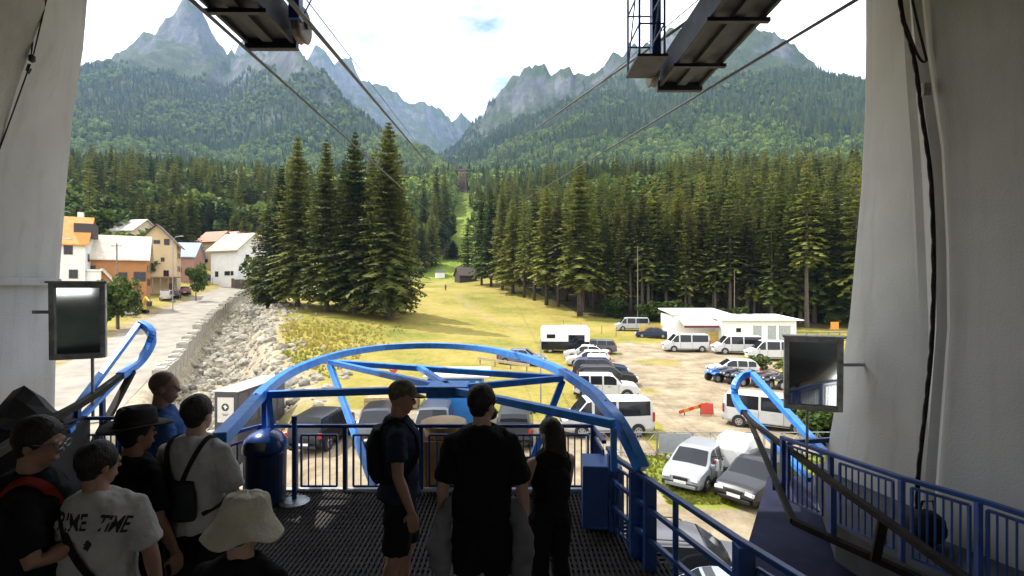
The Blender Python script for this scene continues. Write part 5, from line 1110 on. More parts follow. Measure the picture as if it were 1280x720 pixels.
# ------------------------------------------------------------------ river boulders and road blocks
BLD = [mat('pale river stone', (.28, .25, .19), .95, 0, var=.3, scale=1.5, bump=.5, bscale=5), mat('grey river stone', (.22, .20, .16), .95, 0, var=.25, scale=1.5, bump=.5, bscale=5), mat('bleached river stone', (.35, .32, .26), .95, 0, var=.2, scale=1.5, bump=.5, bscale=5)]
def stone(seed, m):
    rg = np.random.RandomState(seed); bm = bmesh.new(); bmesh.ops.create_icosphere(bm, subdivisions=2, radius=1)
    pl = [(Vector(rg.normal(size=3)).normalized(), rg.uniform(.55, .85)) for _ in range(9)]
    for v in bm.verts:
        for n, dd in pl:
            t = v.co.dot(n)
            if t > dd: v.co -= n * (t - dd)
        v.co *= 1 + rg.uniform(-.03, .03)
    me = bpy.data.meshes.new('boulder'); bm.to_mesh(me); bm.free(); me.materials.append(m); return me
STN = [stone(i, BLD[i % 3]) for i in range(9)]
rg = random.Random(12); bl = []
for _ in range(4200):
    i = rg.randrange(0, len(RIVER) - 1); t = rg.random(); a, c = RIVER[i], RIVER[i + 1]; x = a[0] + t * (c[0] - a[0]) + rg.gauss(0, 3.0); y = a[1] + t * (c[1] - a[1]) + rg.gauss(0, 1.5); s = min(.75, .10 + rg.expovariate(5.5))
    if rg.random() < .55 and 34 < y < 90: x += rg.uniform(1.0, 8.0)
    bl.append((s / (y + 8), s, x, y))
bl.sort(reverse=True); BX = np.array([q[2] for q in bl]); BY = np.array([q[3] for q in bl]); BZ = height(BX, BY); RD = polydist(BX, BY, ROAD)[0]; ok = (RD > 5.6) & (BY > 18) & ~inpoly(BX, BY, LOT)
cnt = 0; rest = []
for (q, s, x, y), z, k in zip(bl, BZ, ok):
    if not k: continue
    if cnt < 290:
        o = link('boulder', STN[rg.randrange(9)]); o.location = (x, y, z + s * .15); o.scale = (s * rg.uniform(.8, 1.3), s * rg.uniform(.8, 1.2), s * rg.uniform(.55, .9)); o.rotation_euler = (rg.uniform(-.3, .3), rg.uniform(-.3, .3), rg.uniform(0, 6)); cnt += 1
        tag(o, 'pale angular boulder lying in the stream bed', 'boulder', 'boulders in the stream bed')
    else: rest.append((x, y, z + s * .1, s))
rest = np.array(rest); xr_ = rs.normal(0, 4.0, 4000); ii = rs.randint(0, len(RIVER) - 1, 4000); tt = rs.uniform(0, 1, 4000); ra = np.array(RIVER)
ex = ra[ii, 0] + tt * (ra[ii + 1, 0] - ra[ii, 0]) + xr_; ey = ra[ii, 1] + tt * (ra[ii + 1, 1] - ra[ii, 1]); kk = (polydist(ex, ey, ROAD)[0] > 5.4) & ~inpoly(ex, ey, LOT)
ex, ey = ex[kk], ey[kk]; ez = height(ex, ey)
pts = np.concatenate([rest[:, :3], np.stack([ex, ey, ez], -1)]); ssz = np.concatenate([rest[:, 3], rs.uniform(.05, .22, len(ex))])
scatter('river_gravel', pts, ssz, rs.uniform(0, 6, len(pts)), STN[:4], rs.randint(0, 4, len(pts)), 'loose stones and gravel of the stream bed')
rl = smooth_pl(ROAD, 8); acc = 0; last = Vector(rl[0]); kb = -1; WB = mat('retaining block concrete', (.33, .30, .25), .92, 0, var=.18, scale=1.0, bump=.2)
for q in rl[1:]:
    q = Vector(q); seg = q - last; L_ = seg.length
    while acc + L_ >= 2.5:
        t = (2.5 - acc) / L_; last = last + seg * t; seg = q - last; L_ = seg.length; acc = 0
        if 37 < last.y < 118:
            d = Vector((seg.x, seg.y, 0)).normalized(); n = Vector((d.y, -d.x, 0)); pp = last + n * 4.7; sz = 1.0
            b = MB(); b.box((0, 0, -.25), (1.75, 1.0, 2.5)); b.box((0, 0, 1.04), (1.4, .7, .10))
            kb += 1; o = b.build('retaining_block', WB, bevel=.05); o.location = (pp.x, pp.y, pp.z + rg.uniform(-.3, .2)); o.rotation_euler = (0, 0, math.atan2(d.y, d.x) + rg.uniform(-.04, .04)); tag(o, 'concrete block of the roadside retaining wall, %s from the near end' % ORD[min(kb, 38)], 'concrete block', 'retaining wall blocks along the road')
    acc += L_; last = q

# ------------------------------------------------------------------ village houses
def house(label, px, d, w, dep, zb, eave, ridge, rz, wallc, roofc, axis='x', wins=(), chim=None, over=.5, name='village_house', base=None):
    x = (px - 640) * d / F; z0 = H(x, d) if base is None else base; o = thing(name, label, 'house', (x, d, z0), rz); eh = eave - z0; rh_ = ridge - z0
    WM = mat(wallc[0], wallc[1], .9, 0, var=.06, scale=.6); RM = mat(roofc[0], roofc[1], .7, 0, var=.12, scale=1.5, bump=.2)
    b = MB()
    if axis == 'x': b.prism([(0, -1.5), (dep, -1.5), (dep, eh), (dep / 2, rh_), (0, eh)], -w / 2, w / 2, 'x')
    else: b.prism([(-w / 2, -1.5), (w / 2, -1.5), (w / 2, eh), (0, rh_), (-w / 2, eh)], 0, dep, 'y')
    b.build('wall', WM, o)
    sl = []
    if axis == 'x':
        k = (rh_ - eh) / (dep / 2)
        sl = [[(-over, eh - over * k + .03), (dep / 2, rh_ + .03), (dep / 2, rh_ + .25), (-over, eh - over * k + .22)], [(dep + over, eh - over * k + .03), (dep / 2, rh_ + .03), (dep / 2, rh_ + .25), (dep + over, eh - over * k + .22)]]; rng = (-w / 2 - over, w / 2 + over); ax_ = 'x'
    else:
        k = (rh_ - eh) / (w / 2)
        sl = [[(-w / 2 - over, eh - over * k + .03), (0, rh_ + .03), (0, rh_ + .25), (-w / 2 - over, eh - over * k + .22)], [(w / 2 + over, eh - over * k + .03), (0, rh_ + .03), (0, rh_ + .25), (w / 2 + over, eh - over * k + .22)]]; rng = (-over, dep + over); ax_ = 'y'
    rf = None
    for s_ in sl: b = MB(); b.prism(s_, rng[0], rng[1], ax_); rf = b.build('roof', RM, o)
    if chim: b = MB(); b.box(chim, (.7, .7, 1.8)); b.build('chimney', WM, rf)
    FR = mat('window frame brown', (.10, .06, .04), .6)
    for wx, wz, ww, wh in wins:
        b = MB(); b.span((wx - ww / 2 - .08, -.07, wz - .08), (wx + ww / 2 + .08, -.005, wz + wh + .08)); f = b.build('window', FR, o)
        b = MB(); b.span((wx - ww / 2, -.095, wz), (wx - .03, -.07, wz + wh)); b.span((wx + .03, -.095, wz), (wx + ww / 2, -.07, wz + wh)); b.build('pane', GLASS, f)
    for sx in (-1, 1):                       # windows on the flank walls
        for yy in (dep * .3, dep * .68):
            for wz in ([eh * .45, eh * .72] if eh > 7 else [eh * .4]):
                b = MB(); b.span((sx * w / 2 + sx * .01, yy - .5, wz), (sx * w / 2 + sx * .06, yy + .5, wz + 1.2)); f = b.build('window', FR, o)
                b = MB(); b.span((sx * w / 2 + sx * .06, yy - .42, wz + .08), (sx * w / 2 + sx * .08, yy + .42, wz + 1.12)); b.build('pane', GLASS, f)
    b = MB(); b.span((w * .28, -.08, -.3), (w * .28 + 1.0, -.01, 2.1)); dr = b.build('door', mat('house door', (.12, .06, .03), .6), o); b = MB(); b.box((w * .28 + .15, -.11, 1.0), (.05, .05, .14)); b.build('handle', STEEL, dr)
    return o
h1 = house('white house with a bright orange roof beside the left pillar', 68, 76, 7.2, 6, 0, 14.6, 18.4, R(28), ('white render', (.68, .67, .64)), ('orange roof tiles', (.58, .23, .05)), 'x', ((-2, 8.6, 1.0, 1.5), (1.6, 8.6, .9, 1.4), (-2, 4.6, 1.0, 1.6), (2.2, 5.0, .9, 1.2)), (2, 5, 14.6))
b = MB(); b.span((3.62, .4, -1), (5.4, 4, 6.1)); b.span((3.63, .2, 6.1), (5.6, 4.2, 6.35)); b.build('side_wing', mat('white render', (.68, .67, .64)), h1)
b = MB(); b.span((2.0, 1.0, 11.2), (4.4, 4.0, 13.4)); b.build('dormer', mat('dark dormer', (.05, .04, .04), .8), h1)
h2 = house('orange house with a cream sheet roof behind the utility pole', 146, 82, 7.8, 5.5, 0, 12.6, 16.0, R(30), ('orange render', (.38, .165, .06)), ('cream sheet roof', (.58, .52, .42)), 'x', ((-3.2, 5.6, 1.0, 1.3), (3.0, 4.6, 1.5, 1.4), (.8, 4.6, 1.0, 1.3)), None)
b = MB(); b.prism([(-1.6, 3.8), (1.6, 3.8), (0, 6.1)], -2.0, -.1, 'y'); b.span((-1.4, -1.9, -1), (1.4, -.1, 3.8)); q = b.build('porch', mat('orange render', (.38, .165, .06)), h2); q.location.x = -1.6
b = MB(); b.prism([(-2.0, 3.65), (0, 6.25), (0, 6.5), (-2.2, 3.75)], -2.5, .1, 'y'); b.prism([(2.0, 3.65), (0, 6.25), (0, 6.5), (2.2, 3.75)], -2.5, .1, 'y'); q = b.build('porch_roof', mat('cream sheet roof', (.58, .52, .42)), h2); q.location.x = -1.6
b = MB(); b.span((-1.95, -1.95, 4.4), (-1.25, -1.9, 5.2)); b.build('porch_window', GLASS, h2)
b = MB(); b.span((-5.6, .3, -1), (-4.4, 5, 11.3)); b.span((-5.9, .1, 11.3), (-4.2, 5.2, 11.5)); b.build('stair_tower', mat('cream render', (.5, .42, .28)), h2)
h3 = house('tall beige gabled house beyond the orange house', 196, 104, 6.8, 6, 0, 16.6, 20.4, R(26), ('beige render', (.50, .38, .22)), ('dark brown roof', (.07, .045, .04)), 'y', ((-1.7, 10.0, .8, 1.1), (1.7, 10.0, .8, 1.1), (-1.0, 6.6, .5, .7), (1.0, 6.6, .5, .7), (1.6, 3.6, .8, 1.1), (0, 10.2, 1.0, .6)), None, .7)
b = MB(); b.span((-4.2, -4.5, 3.2), (4.4, -.1, 3.4)); b.build('terrace_roof', mat('red brown sheet', (.24, .12, .08), .7), h3)
for i in range(7): b = MB(); b.span((-4 + i * 1.3, -4.45, -1), (-3.85 + i * 1.3, -4.3, 3.2)); b.build('terrace_post', WOODP, h3)
h4 = house('white house with tan roof at the bend of the road', 280, 126, 9.6, 9, 0, 17.3, 21.2, R(-24), ('white render', (.68, .67, .64)), ('tan roof tiles', (.38, .30, .19)), 'x', ((-2.6, 2.6, 1.0, 1.2), (1.2, 2.9, 1.8, .9), (2.9, 2.9, .8, .9)), (1, 4, 10.5), .9)
for yy, zz, ww in ((3.0, 6.5, 1.0), (6.0, 6.5, 1.6), (2.4, 3.0, 1.0), (4.6, 3.0, .8), (4.2, 9.0, .9), (6.8, 2.0, 1.3)):
    b = MB(); b.span((4.8, yy, zz - .3), (4.88, yy + ww, zz + .9)); f = b.build('window', GLASS, h4)
b = MB(); b.span((5.0, -1, -1), (7.5, 6, 1.8)); b.build('garden_shed', mat('dark shed', (.07, .05, .04), .8), h4)
house('small house with a blue grey sheet roof behind the street lamp', 230, 126, 4.6, 6, 0, 15.6, 18.8, R(10), ('reddish render', (.34, .18, .14)), ('blue grey roof', (.26, .33, .42)), 'x', ((-1, 2.4, .8, 1),), None)
house('far house with a red roof above the village', 258, 152, 8, 7, 0, 21.5, 24.5, R(-20), ('beige render', (.5, .38, .22)), ('red roof tiles', (.36, .13, .07)), 'x', ((0, 2, 1, 1),), None)
house('far low house with ochre roof right of the white house', 303, 150, 8, 7, 0, 20.6, 23.2, R(-15), ('cream render', (.5, .42, .28)), ('ochre roof tiles', (.46, .36, .16)), 'x', ((0, 2, 1, 1),), None)
house('far house with a pale red roof behind the tan roof', 283, 158, 7, 7, 0, 22.5, 25.2, R(-25), ('white render', (.68, .67, .64)), ('pale red roof', (.45, .22, .16)), 'x', (), None)
house('grey roofed house behind the pale green beech', 152, 118, 6, 7, 0, 21, 23.6, R(-10), ('cream render', (.5, .42, .28)), ('grey roof tiles', (.4, .38, .36)), 'x', (), None)
g0, g1 = gp(247, 357), gp(300, 352); o = thing('garden_wall', 'low grey garden wall in front of the white house', 'wall', g0); d = g1 - g0; d.z = 0
for i in range(6):
    a = d * (i / 6); c = d * ((i + .96) / 6); b = MB(); b.beam(a + Vector((0, 6, .9)), c + Vector((0, 6, .9)), .3, 2.2); b.build('wall_panel', CONC, o)
o = thing('stone_planter', 'concrete planter box at the road by the orange house', 'planter', gp(160, 392), R(-50)); b = MB(); b.box((0, 0, .5), (3.6, 2.2, 1.0)); b.build('box', CONC, o, bevel=.04); b = MB(); b.box((0, 0, 1.01), (3.3, 1.9, .04)); b.build('soil', mat('soil', (.06, .045, .03), .95), o)
for s in (-2.4, 2.4): b = MB(); b.box((s, 0, 1.2), (.9, .9, 2.4)); b.build('pier', CONC, o); b = MB(); b.box((s, 0, 2.5), (1.2, 1.2, .2)); b.build('pier_cap', WHITE, o)
gp_ = gp(160, 392); o = thing('mini_excavator', 'small yellow excavator arm reaching up by the planter', 'excavator', gp_ + Vector((.8, 1.6, 0)), R(-30))
b = MB(); b.span((-1.0, -.8, 0), (1.0, -.4, .5)); b.span((-1.0, .4, 0), (1.0, .8, .5)); b.build('tracks', RUBBER, o, bevel=.08); b = MB(); b.span((-.9, -.6, .52), (.6, .6, 1.2)); b.build('body', YELLOW, o, bevel=.08)
b = MB(); b.span((-.7, -.5, 1.2), (.2, .1, 2.1)); b.build('cab', GLASS, o, bevel=.05); b = MB(); b.beam((.5, 0, 1.1), (1.5, 0, 2.5), .25, .3); b.beam((1.5, 0, 2.5), (2.5, 0, 1.9), .2, .25); b.build('boom', YELLOW, o); b = MB(); b.prism([(2.3, 1.2), (2.6, 2.0), (2.9, 1.8), (2.8, 1.1)], -.3, .3, 'y'); b.build('bucket', DARKST, o)
# ------------------------------------------------------------------ people waiting on the deck
SKIN = mat('tanned skin', (.40, .22, .15), .55, 0, var=.05, scale=8); SKIN2 = mat('pale skin', (.52, .33, .25), .55, 0, var=.05, scale=8)
HAIRD = mat('dark brown hair', (.018, .012, .009), .6, 0, var=.3, scale=30, bump=.3, bscale=60); HAIRG = mat('cropped grey hair', (.10, .09, .08), .8, 0, var=.2, scale=40)
def cloth(name, c): return mat(name, c, .92, 0, var=.14, scale=5, bump=.35, bscale=9, spec=.2)
def stack(b, rows, n=18):           # horizontal ellipses: (x, y, z, front radius, side radius)
    v = [(x + rx * math.cos(2 * math.pi * k / n), y + ry * math.sin(2 * math.pi * k / n), z) for x, y, z, rx, ry in rows for k in range(n)]
    f = [(i * n + k, i * n + (k + 1) % n, (i + 1) * n + (k + 1) % n, (i + 1) * n + k) for i in range(len(rows) - 1) for k in range(n)]
    f += [tuple(range(n - 1, -1, -1)), tuple((len(rows) - 1) * n + k for k in range(n))]; b.add(v, f)
TORSO = [(0, 0, .84, .09, .13), (-.01, 0, .93, .125, .172), (0, 0, 1.04, .11, .155), (0, 0, 1.14, .108, .148), (.005, 0, 1.27, .122, .17), (-.005, 0, 1.36, .118, .182), (-.015, 0, 1.42, .10, .165), (-.02, 0, 1.455, .08, .115), (-.015, 0, 1.485, .062, .068)]
def bend(path, lean):   # lean the upper body forward about the hip
    out = []
    for p in path:
        x, y, z = p; t = max(0, z - .95); out.append((x + math.sin(lean) * t, y, .95 + (math.cos(lean) * t if z > .95 else z - .95) if z > .95 else z))
    return out
def finish(b, name, m, root, vox, smooth_it=4, disp=0):
    o = b.build(name, m, root, smooth=True)
    r = o.modifiers.new('remesh', 'REMESH'); r.mode = 'VOXEL'; r.voxel_size = vox; r.use_smooth_shade = True
    s = o.modifiers.new('smooth', 'SMOOTH'); s.iterations = smooth_it; s.factor = .5
    if disp:
        tx = bpy.data.textures.get('cloth folds') or bpy.data.textures.new('cloth folds', 'CLOUDS'); tx.noise_scale = .10; tx.noise_depth = 2
        dm = o.modifiers.new('folds', 'DISPLACE'); dm.texture = tx; dm.strength = disp; dm.mid_level = .38; dm.texture_coords = 'LOCAL'
    return o
def hand(b, w, d, palm, s, hold=False):     # wrist, finger direction, palm normal: palm, four unequal bent fingers, thumb on the inner side
    d = Vector(d).normalized(); n = Vector(palm).normalized(); sd = d.cross(n).normalized() * s; w = Vector(w)
    for k in range(4): b.tube([w + sd * (.030 - .02 * k) * .5, w + d * .045 + sd * (.030 - .02 * k), w + d * .09 + sd * (.030 - .02 * k)], [.014, .0165, .013], 7)
    for k, l in enumerate((.068, .078, .072, .055)):
        q = w + d * .088 + sd * (.032 - .021 * k); c = .9 if hold else .35
        q1 = q + (d + n * c * .4).normalized() * l * .5; q2 = q1 + (d + n * c * 1.4).normalized() * l * .33; q3 = q2 + (d * .6 + n * c * 2.2).normalized() * l * .3
        b.tube([q, q1, q2, q3], [.0105, .0095, .0088, .007], 7)
    t0 = w + d * .025 + sd * .03; t1 = t0 + (d * .6 + sd * .7 + n * .4).normalized() * .042; b.tube([t0, t1, t1 + (d + sd * .15 + n * .4).normalized() * .032], [.014, .0115, .008], 7)
def person(label, p, face, h, arms, shirt, sleeve, lower, lowlen, hair='short', skin=SKIN, yaw=0, pitch=0, lean=0, hairm=HAIRD, legs=None, fat=1.0, shirt_hem=.90, collar=True, shoes=True):
    root = thing('person', label, 'person', p, face - math.pi / 2 + math.pi / 2); k = h / 1.75; root.scale = (k, k, k)
    B = lambda pts: [Vector(q) for q in bend(pts, lean)]
    tor = [(B([(x, y, z)])[0].x, y, B([(x, y, z)])[0].z, rx * fat, ry * (fat ** .6)) for x, y, z, rx, ry in TORSO]
    body = MB(); stack(body, tor)
    legs = legs or [((.02, .10, .49), (-.02, .105, .085)), ((.02, -.10, .49), (-.03, -.105, .085))]
    LEG = []
    for s, (kn, an) in zip((1, -1), legs):
        hip = Vector((0, s * .09, .90)); kn, an = Vector(kn), Vector(an); cf = kn.lerp(an, .35) + Vector((-.02, 0, 0))
        pts = [hip, hip.lerp(kn, .5), kn, cf, an]; LEG.append(pts); body.tube(pts, [.092, .083, .056, .058, .038], 12)
        body.ell((an.x + .055, an.y, .045), (.125, .043, .045), 14, 8)
    ARM = []
    for s, (sh, el, wr, fd, pn, hold) in zip((1, -1), arms):
        a = [B([sh])[0], Vector(el) if lean == 0 else B([el])[0], Vector(wr) if lean == 0 else B([wr])[0]]; ARM.append(a)
        body.tube([a[0] + Vector((-.01, -s * .05, .015)), a[0], a[0].lerp(a[1], .5), a[1], a[1].lerp(a[2], .3), a[2]], [.05, .056, .05, .041, .042, .028], 12)
        hand(body, a[2], fd, pn, s * (1 if s > 0 else 1), hold)
    hc = B([(0.0, 0, 1.63)])[0] + Vector((.012, 0, 0)); Rm = Euler((0, pitch, yaw)).to_matrix()
    def hp(x, y, z): return hc + Rm @ Vector((x, y, z))
    nb = B([(-.015, 0, 1.45)])[0]; body.tube([nb, hp(-.012, 0, -.06)], [.064, .056], 12)
    hm_ = MB(); hm_.ell((0, 0, .02), (.096, .076, .10), 20, 14); hm_.ell((.028, 0, -.045), (.066, .058, .075), 16, 10); hm_.ell((.05, 0, -.09), (.035, .034, .028), 12, 8)
    hm_.tube([(.088, 0, .018), (.104, 0, -.012), (.112, 0, -.028)], [.007, .011, .012], 8); hm_.ell((.092, 0, -.065), (.012, .026, .012), 10, 6)
    for s in (1, -1): hm_.ell((-.002, s * .08, -.012), (.02, .009, .031), 10, 7); hm_.ell((.082, s * .032, .026), (.016, .024, .010), 8, 6)
    body.add([hc + Rm @ Vector(v) for v in hm_.v], hm_.f)
    bo = finish(body, 'body', skin, root, .0075, 3)
    for s in (1, -1):
        e = MB(); c = hp(.088, s * .032, .008); e.ell(c, (.009, .012, .007), 8, 6); e.build('eye', mat('eye', (.02, .015, .012), .2, 0, var=0), bo, smooth=True)
    # clothes
    if shirt:
        sb = MB(); rows = [r for r in tor if r[2] > shirt_hem + .02 and r[2] < 1.47]; z0 = rows[0]
        stack(sb, [(z0[0], z0[1], shirt_hem, z0[3] + .035, z0[4] + .032)] + [(x, y, z + (.012 if z > 1.44 else 0), rx + (.026 if z < 1.4 else .018), ry + (.022 if z < 1.4 else .016)) for x, y, z, rx, ry in rows] + [(tor[-1][0] - .008, 0, tor[-1][2] + .012, tor[-1][3] + .02, tor[-1][4] + .02)])
        if sleeve > 0:
            for s, a in zip((1, -1), ARM):
                e = a[0].lerp(a[1], min(1, sleeve)); pts = [a[0] + Vector((-.01, -s * .08, .025)), a[0], a[0].lerp(e, .55), e]; rr_ = [.05, .066, .07, .072]
                if sleeve > 1: pts += [a[1], a[1].lerp(a[2], sleeve - 1)]; rr_ += [.06, .045]
                sb.tube(pts, rr_, 12)
        so_ = finish(sb, 'shirt', shirt, root, .010, 3, .038)
    else: so_ = None
    lb_ = MB(); stack(lb_, [(x, y, z, rx + .018, ry + .016) for x, y, z, rx, ry in tor if z < 1.06])
    for pts in LEG:
        tot = [pts[0], pts[0].lerp(pts[2], .5), pts[2], pts[3], pts[4] + Vector((0, 0, .0))]; rr_ = [.108, .102, .08, .075, .065]
        if lowlen < 1: e = pts[0].lerp(pts[2], lowlen * 1.02); lb_.tube([pts[0], pts[0].lerp(e, .5), e], [.108, .104, .1], 12)
        else: lb_.tube(tot, rr_, 12)
    finish(lb_, 'shorts' if lowlen < 1 else 'trousers', lower, root, .012, 3, .035)
    if shoes:
        for s, (kn, an) in zip((1, -1), legs):
            c = MB(); c.ell((an[0] + .06, an[1], .05), (.145, .052, .058), 16, 9); c.v = [(x, y, max(z, .004)) for x, y, z in c.v]; c.build('shoe', cloth('dark shoe', (.03, .03, .035)), root, smooth=True)
    if hair in ('short', 'long', 'crop'):
        g = {'short': .012, 'long': .014, 'crop': .003}[hair]; t_ = MB(); t_.ell((0, 0, 0), (.092 + g, .076 + g, .088 + g), 24, 16); ry_ = Euler((0, R(-20), 0)).to_matrix(); hb_ = MB()
        if hair != 'crop': t_.ell((-.055, 0, -.06), (.045, .062, .05), 16, 10)
        hb_.v = [tuple(hc + Rm @ (ry_ @ Vector(q) + Vector((-.014, 0, .038)))) for q in t_.v]; hb_.f = t_.f; hb_.m = [0] * len(t_.f)
        ho = finish(hb_, 'hair', hairm, bo, .007, 2, .02 if hair != 'crop' else 0)
        if hair == 'long':
            c = MB(); stack(c, [(hp(-.05, 0, .05).x, hp(-.05, 0, .05).y, hc.z + .06, .065, .085), (hp(-.055, 0, 0).x, hp(-.055, 0, 0).y, hc.z - .02, .07, .095), (hp(-.07, 0, 0).x, hp(-.07, 0, 0).y, hc.z - .14, .055, .105), (hp(-.095, 0, 0).x, hp(-.095, 0, 0).y, hc.z - .27, .045, .10), (hp(-.10, 0, 0).x, hp(-.10, 0, 0).y, hc.z - .40, .03, .075), (hp(-.10, 0, 0).x, hp(-.10, 0, 0).y, hc.z - .45, .012, .03)])
            finish(c, 'long_hair', hairm, bo, .012, 2, .03)
    return root, hc, Rm, so_, ARM, tor
def down(s, fwd=0, out=.05, bent=0.0):        # arm hanging at the side
    sh = (-.01, s * .18, 1.385); el = (.0 + fwd * .4 - .02, s * (.225 + out * .5), 1.12); wr = (fwd + .04 + bent * .1, s * (.225 + out), .87 + bent * .12)
    return (sh, el, wr, (.15, 0, -1), (0, -s, 0), False)
def up(s, wr, el=None):                       # forearm lifted to the front
    return ((-.01, s * .18, 1.385), el or (.06, s * .25, 1.13), wr, Vector(wr) - Vector(el or (.06, s * .25, 1.13)), (0, -s, -.3), True)
def at(px, d): return ((px - 640) * d / F, d, DECK)
BTEE = cloth('black tee cotton', (.012, .012, .013)); DNAVY = cloth('dark navy tee cotton', (.02, .03, .05)); WTEE = cloth('white tee cotton', (.50, .49, .47)); BLTEE = cloth('blue tee cotton', (.05, .12, .34)); BSH = cloth('black shorts cotton', (.012, .012, .014)); DJ = cloth('dark denim', (.02, .025, .04)); GJ = cloth('grey jacket cotton', (.20, .20, .22))
def child(root, name, b, m, vox=0, it=3, disp=0, smooth=True):
    return finish(b, name, m, root, vox, it, disp) if vox else b.build(name, m, root, smooth=smooth)

# man in cap, profile to the right
r7, hc, Rm, sh, ARM, tor = person('man in dark tee, shorts and camouflage cap standing in profile', at(500, 3.9), R(8), 1.74, [down(1, .0), down(-1, .06)], DNAVY, .62, BSH, .95, 'crop', SKIN, 0, R(10), 0, HAIRG, legs=[((.05, .09, .49), (.02, .10, .085)), ((-.02, -.09, .49), (-.10, -.10, .085))])
def cap(root, hc, Rm, m):
    b = MB(); t = MB(); t.ell((-.003, 0, .045), (.112, .092, .098), 24, 14); t.v = [(x, y, max(z, .045)) for x, y, z in t.v]
    o = len(t.v); n = 12
    for i in range(n + 1):
        a = -1.15 + 2.3 * i / n; t.v += [(.10 * math.cos(a) + .0, .088 * math.sin(a), .052), (.10 * math.cos(a) + .085 * math.cos(a) ** .5 if math.cos(a) > 0 else 0, .085 * math.sin(a), .036)]
    for i in range(n): t.f.append((o + 2 * i, o + 2 * i + 1, o + 2 * i + 3, o + 2 * i + 2)); t.m.append(0)
    b.v = [tuple(hc + Rm @ Vector(q)) for q in t.v]; b.f = t.f; b.m = [0] * len(t.f); q = b.build('cap', m, root, smooth=True); q.modifiers.new('t', 'SOLIDIFY').thickness = .006; return q
cap(r7, hc, Rm, mat('camouflage cap cloth', (.16, .13, .08), .9, 0, var=.3, scale=22, col2=(.03, .03, .02)))
b = MB(); stack(b, [(-.15, 0, 1.02, .05, .12), (-.17, 0, 1.1, .075, .14), (-.18, 0, 1.3, .075, .14), (-.15, 0, 1.42, .05, .11)]); bk = MB()
bp7 = thing('backpack', 'dark backpack worn by the man in the cap', 'backpack', r7.location, r7.rotation_euler.z); bp7.scale = r7.scale
finish(b, 'bag', cloth('black nylon', (.014, .014, .016)), bp7, .012, 3)
for s in (1, -1): c = MB(); c.ribbon([Vector(q) for q in smooth_pl([(-.13, s * .09, 1.42), (-.02, s * .11, 1.485), (.10, s * .11, 1.38), (.13, s * .12, 1.22), (.02, s * .19, 1.08), (-.12, s * .13, 1.05)], 4)], .04, .012, up=(0, s, .2)); c.build('strap', cloth('black nylon', (.014, .014, .016)), bp7)

# man in black tee, back to the camera
r8, hc, Rm, sh, ARM, tor = person('broad man in black tee seen from behind, jacket tied round his waist', at(603, 3.46), R(88), 1.80, [down(1, .05, .06), down(-1, .05, .06)], cloth('oversized black tee', (.010, .010, .011)), .95, BSH, .88, 'short', SKIN2, R(-40), 0, 0, HAIRD, fat=1.12, shirt_hem=.80)
b = MB(); c = hc + Rm @ Vector((.062, 0, -.075)); b.ell(c, (.045, .058, .045), 14, 9, jit=.05); b.build('beard', HAIRD, r8, smooth=True)
jk = None
for s in (1, -1):
    c = MB(); c.tube(smooth_pl([(.02, s * .17, 1.0), (-.05, s * .24, .90), (-.09, s * .27, .76), (-.08, s * .26, .62), (-.06, s * .24, .52)], 3), [.04, .046, .05, .055, .058, .062, .064, .066, .064, .062, .058, .05, .04], 12)
    finish(c, 'tied_jacket', GJ, r8, .013, 2, .05)
# woman with long hair holding a folder
r9, hc, Rm, sh, ARM, tor = person('woman with long dark hair in black tank top and leggings', at(688, 3.85), R(112), 1.47, [up(1, (.26, .17, 1.13), (.05, .26, 1.14)), up(-1, (.25, -.02, 1.10), (.10, -.23, 1.12))], cloth('black tank top', (.012, .011, .012)), 0, cloth('black leggings', (.012, .012, .013)), 1, 'long', SKIN2, R(25), 0, 0, HAIRD, fat=.92, shirt_hem=.93)
fo = thing('paper_folder', 'blue and white folder held by the long haired woman', 'folder', r9.location, r9.rotation_euler.z); fo.scale = r9.scale
b = MB(); b.box((.30, .10, 1.20), (.02, .21, .28), Euler((0, R(38), R(-14)))); b.build('cover', mat('blue folder', (.10, .25, .55), .4, 0, var=.1), fo, bevel=.003); b = MB(); b.box((.288, .10, 1.19), (.008, .20, .265), Euler((0, R(38), R(-14)))); b.build('pages', WHITE, fo)
b = MB(); stack(b, [(-.12, 0, 1.06, .04, .10), (-.15, 0, 1.12, .065, .12), (-.15, 0, 1.28, .06, .12), (-.12, 0, 1.36, .04, .09)]); rp9 = thing('backpack', 'small black backpack on the long haired woman', 'backpack', r9.location, r9.rotation_euler.z); rp9.scale = r9.scale; finish(b, 'bag', cloth('black nylon', (.014, .014, .016)), rp9, .012, 3)
for s in (1, -1): c = MB(); c.ribbon([Vector(q) for q in smooth_pl([(-.10, s * .07, 1.36), (-.02, s * .09, 1.475), (.09, s * .09, 1.38), (.12, s * .10, 1.22), (-.06, s * .15, 1.09)], 4)], .03, .01, up=(0, s, .2)); c.build('strap', cloth('black nylon', (.014, .014, .016)), rp9)

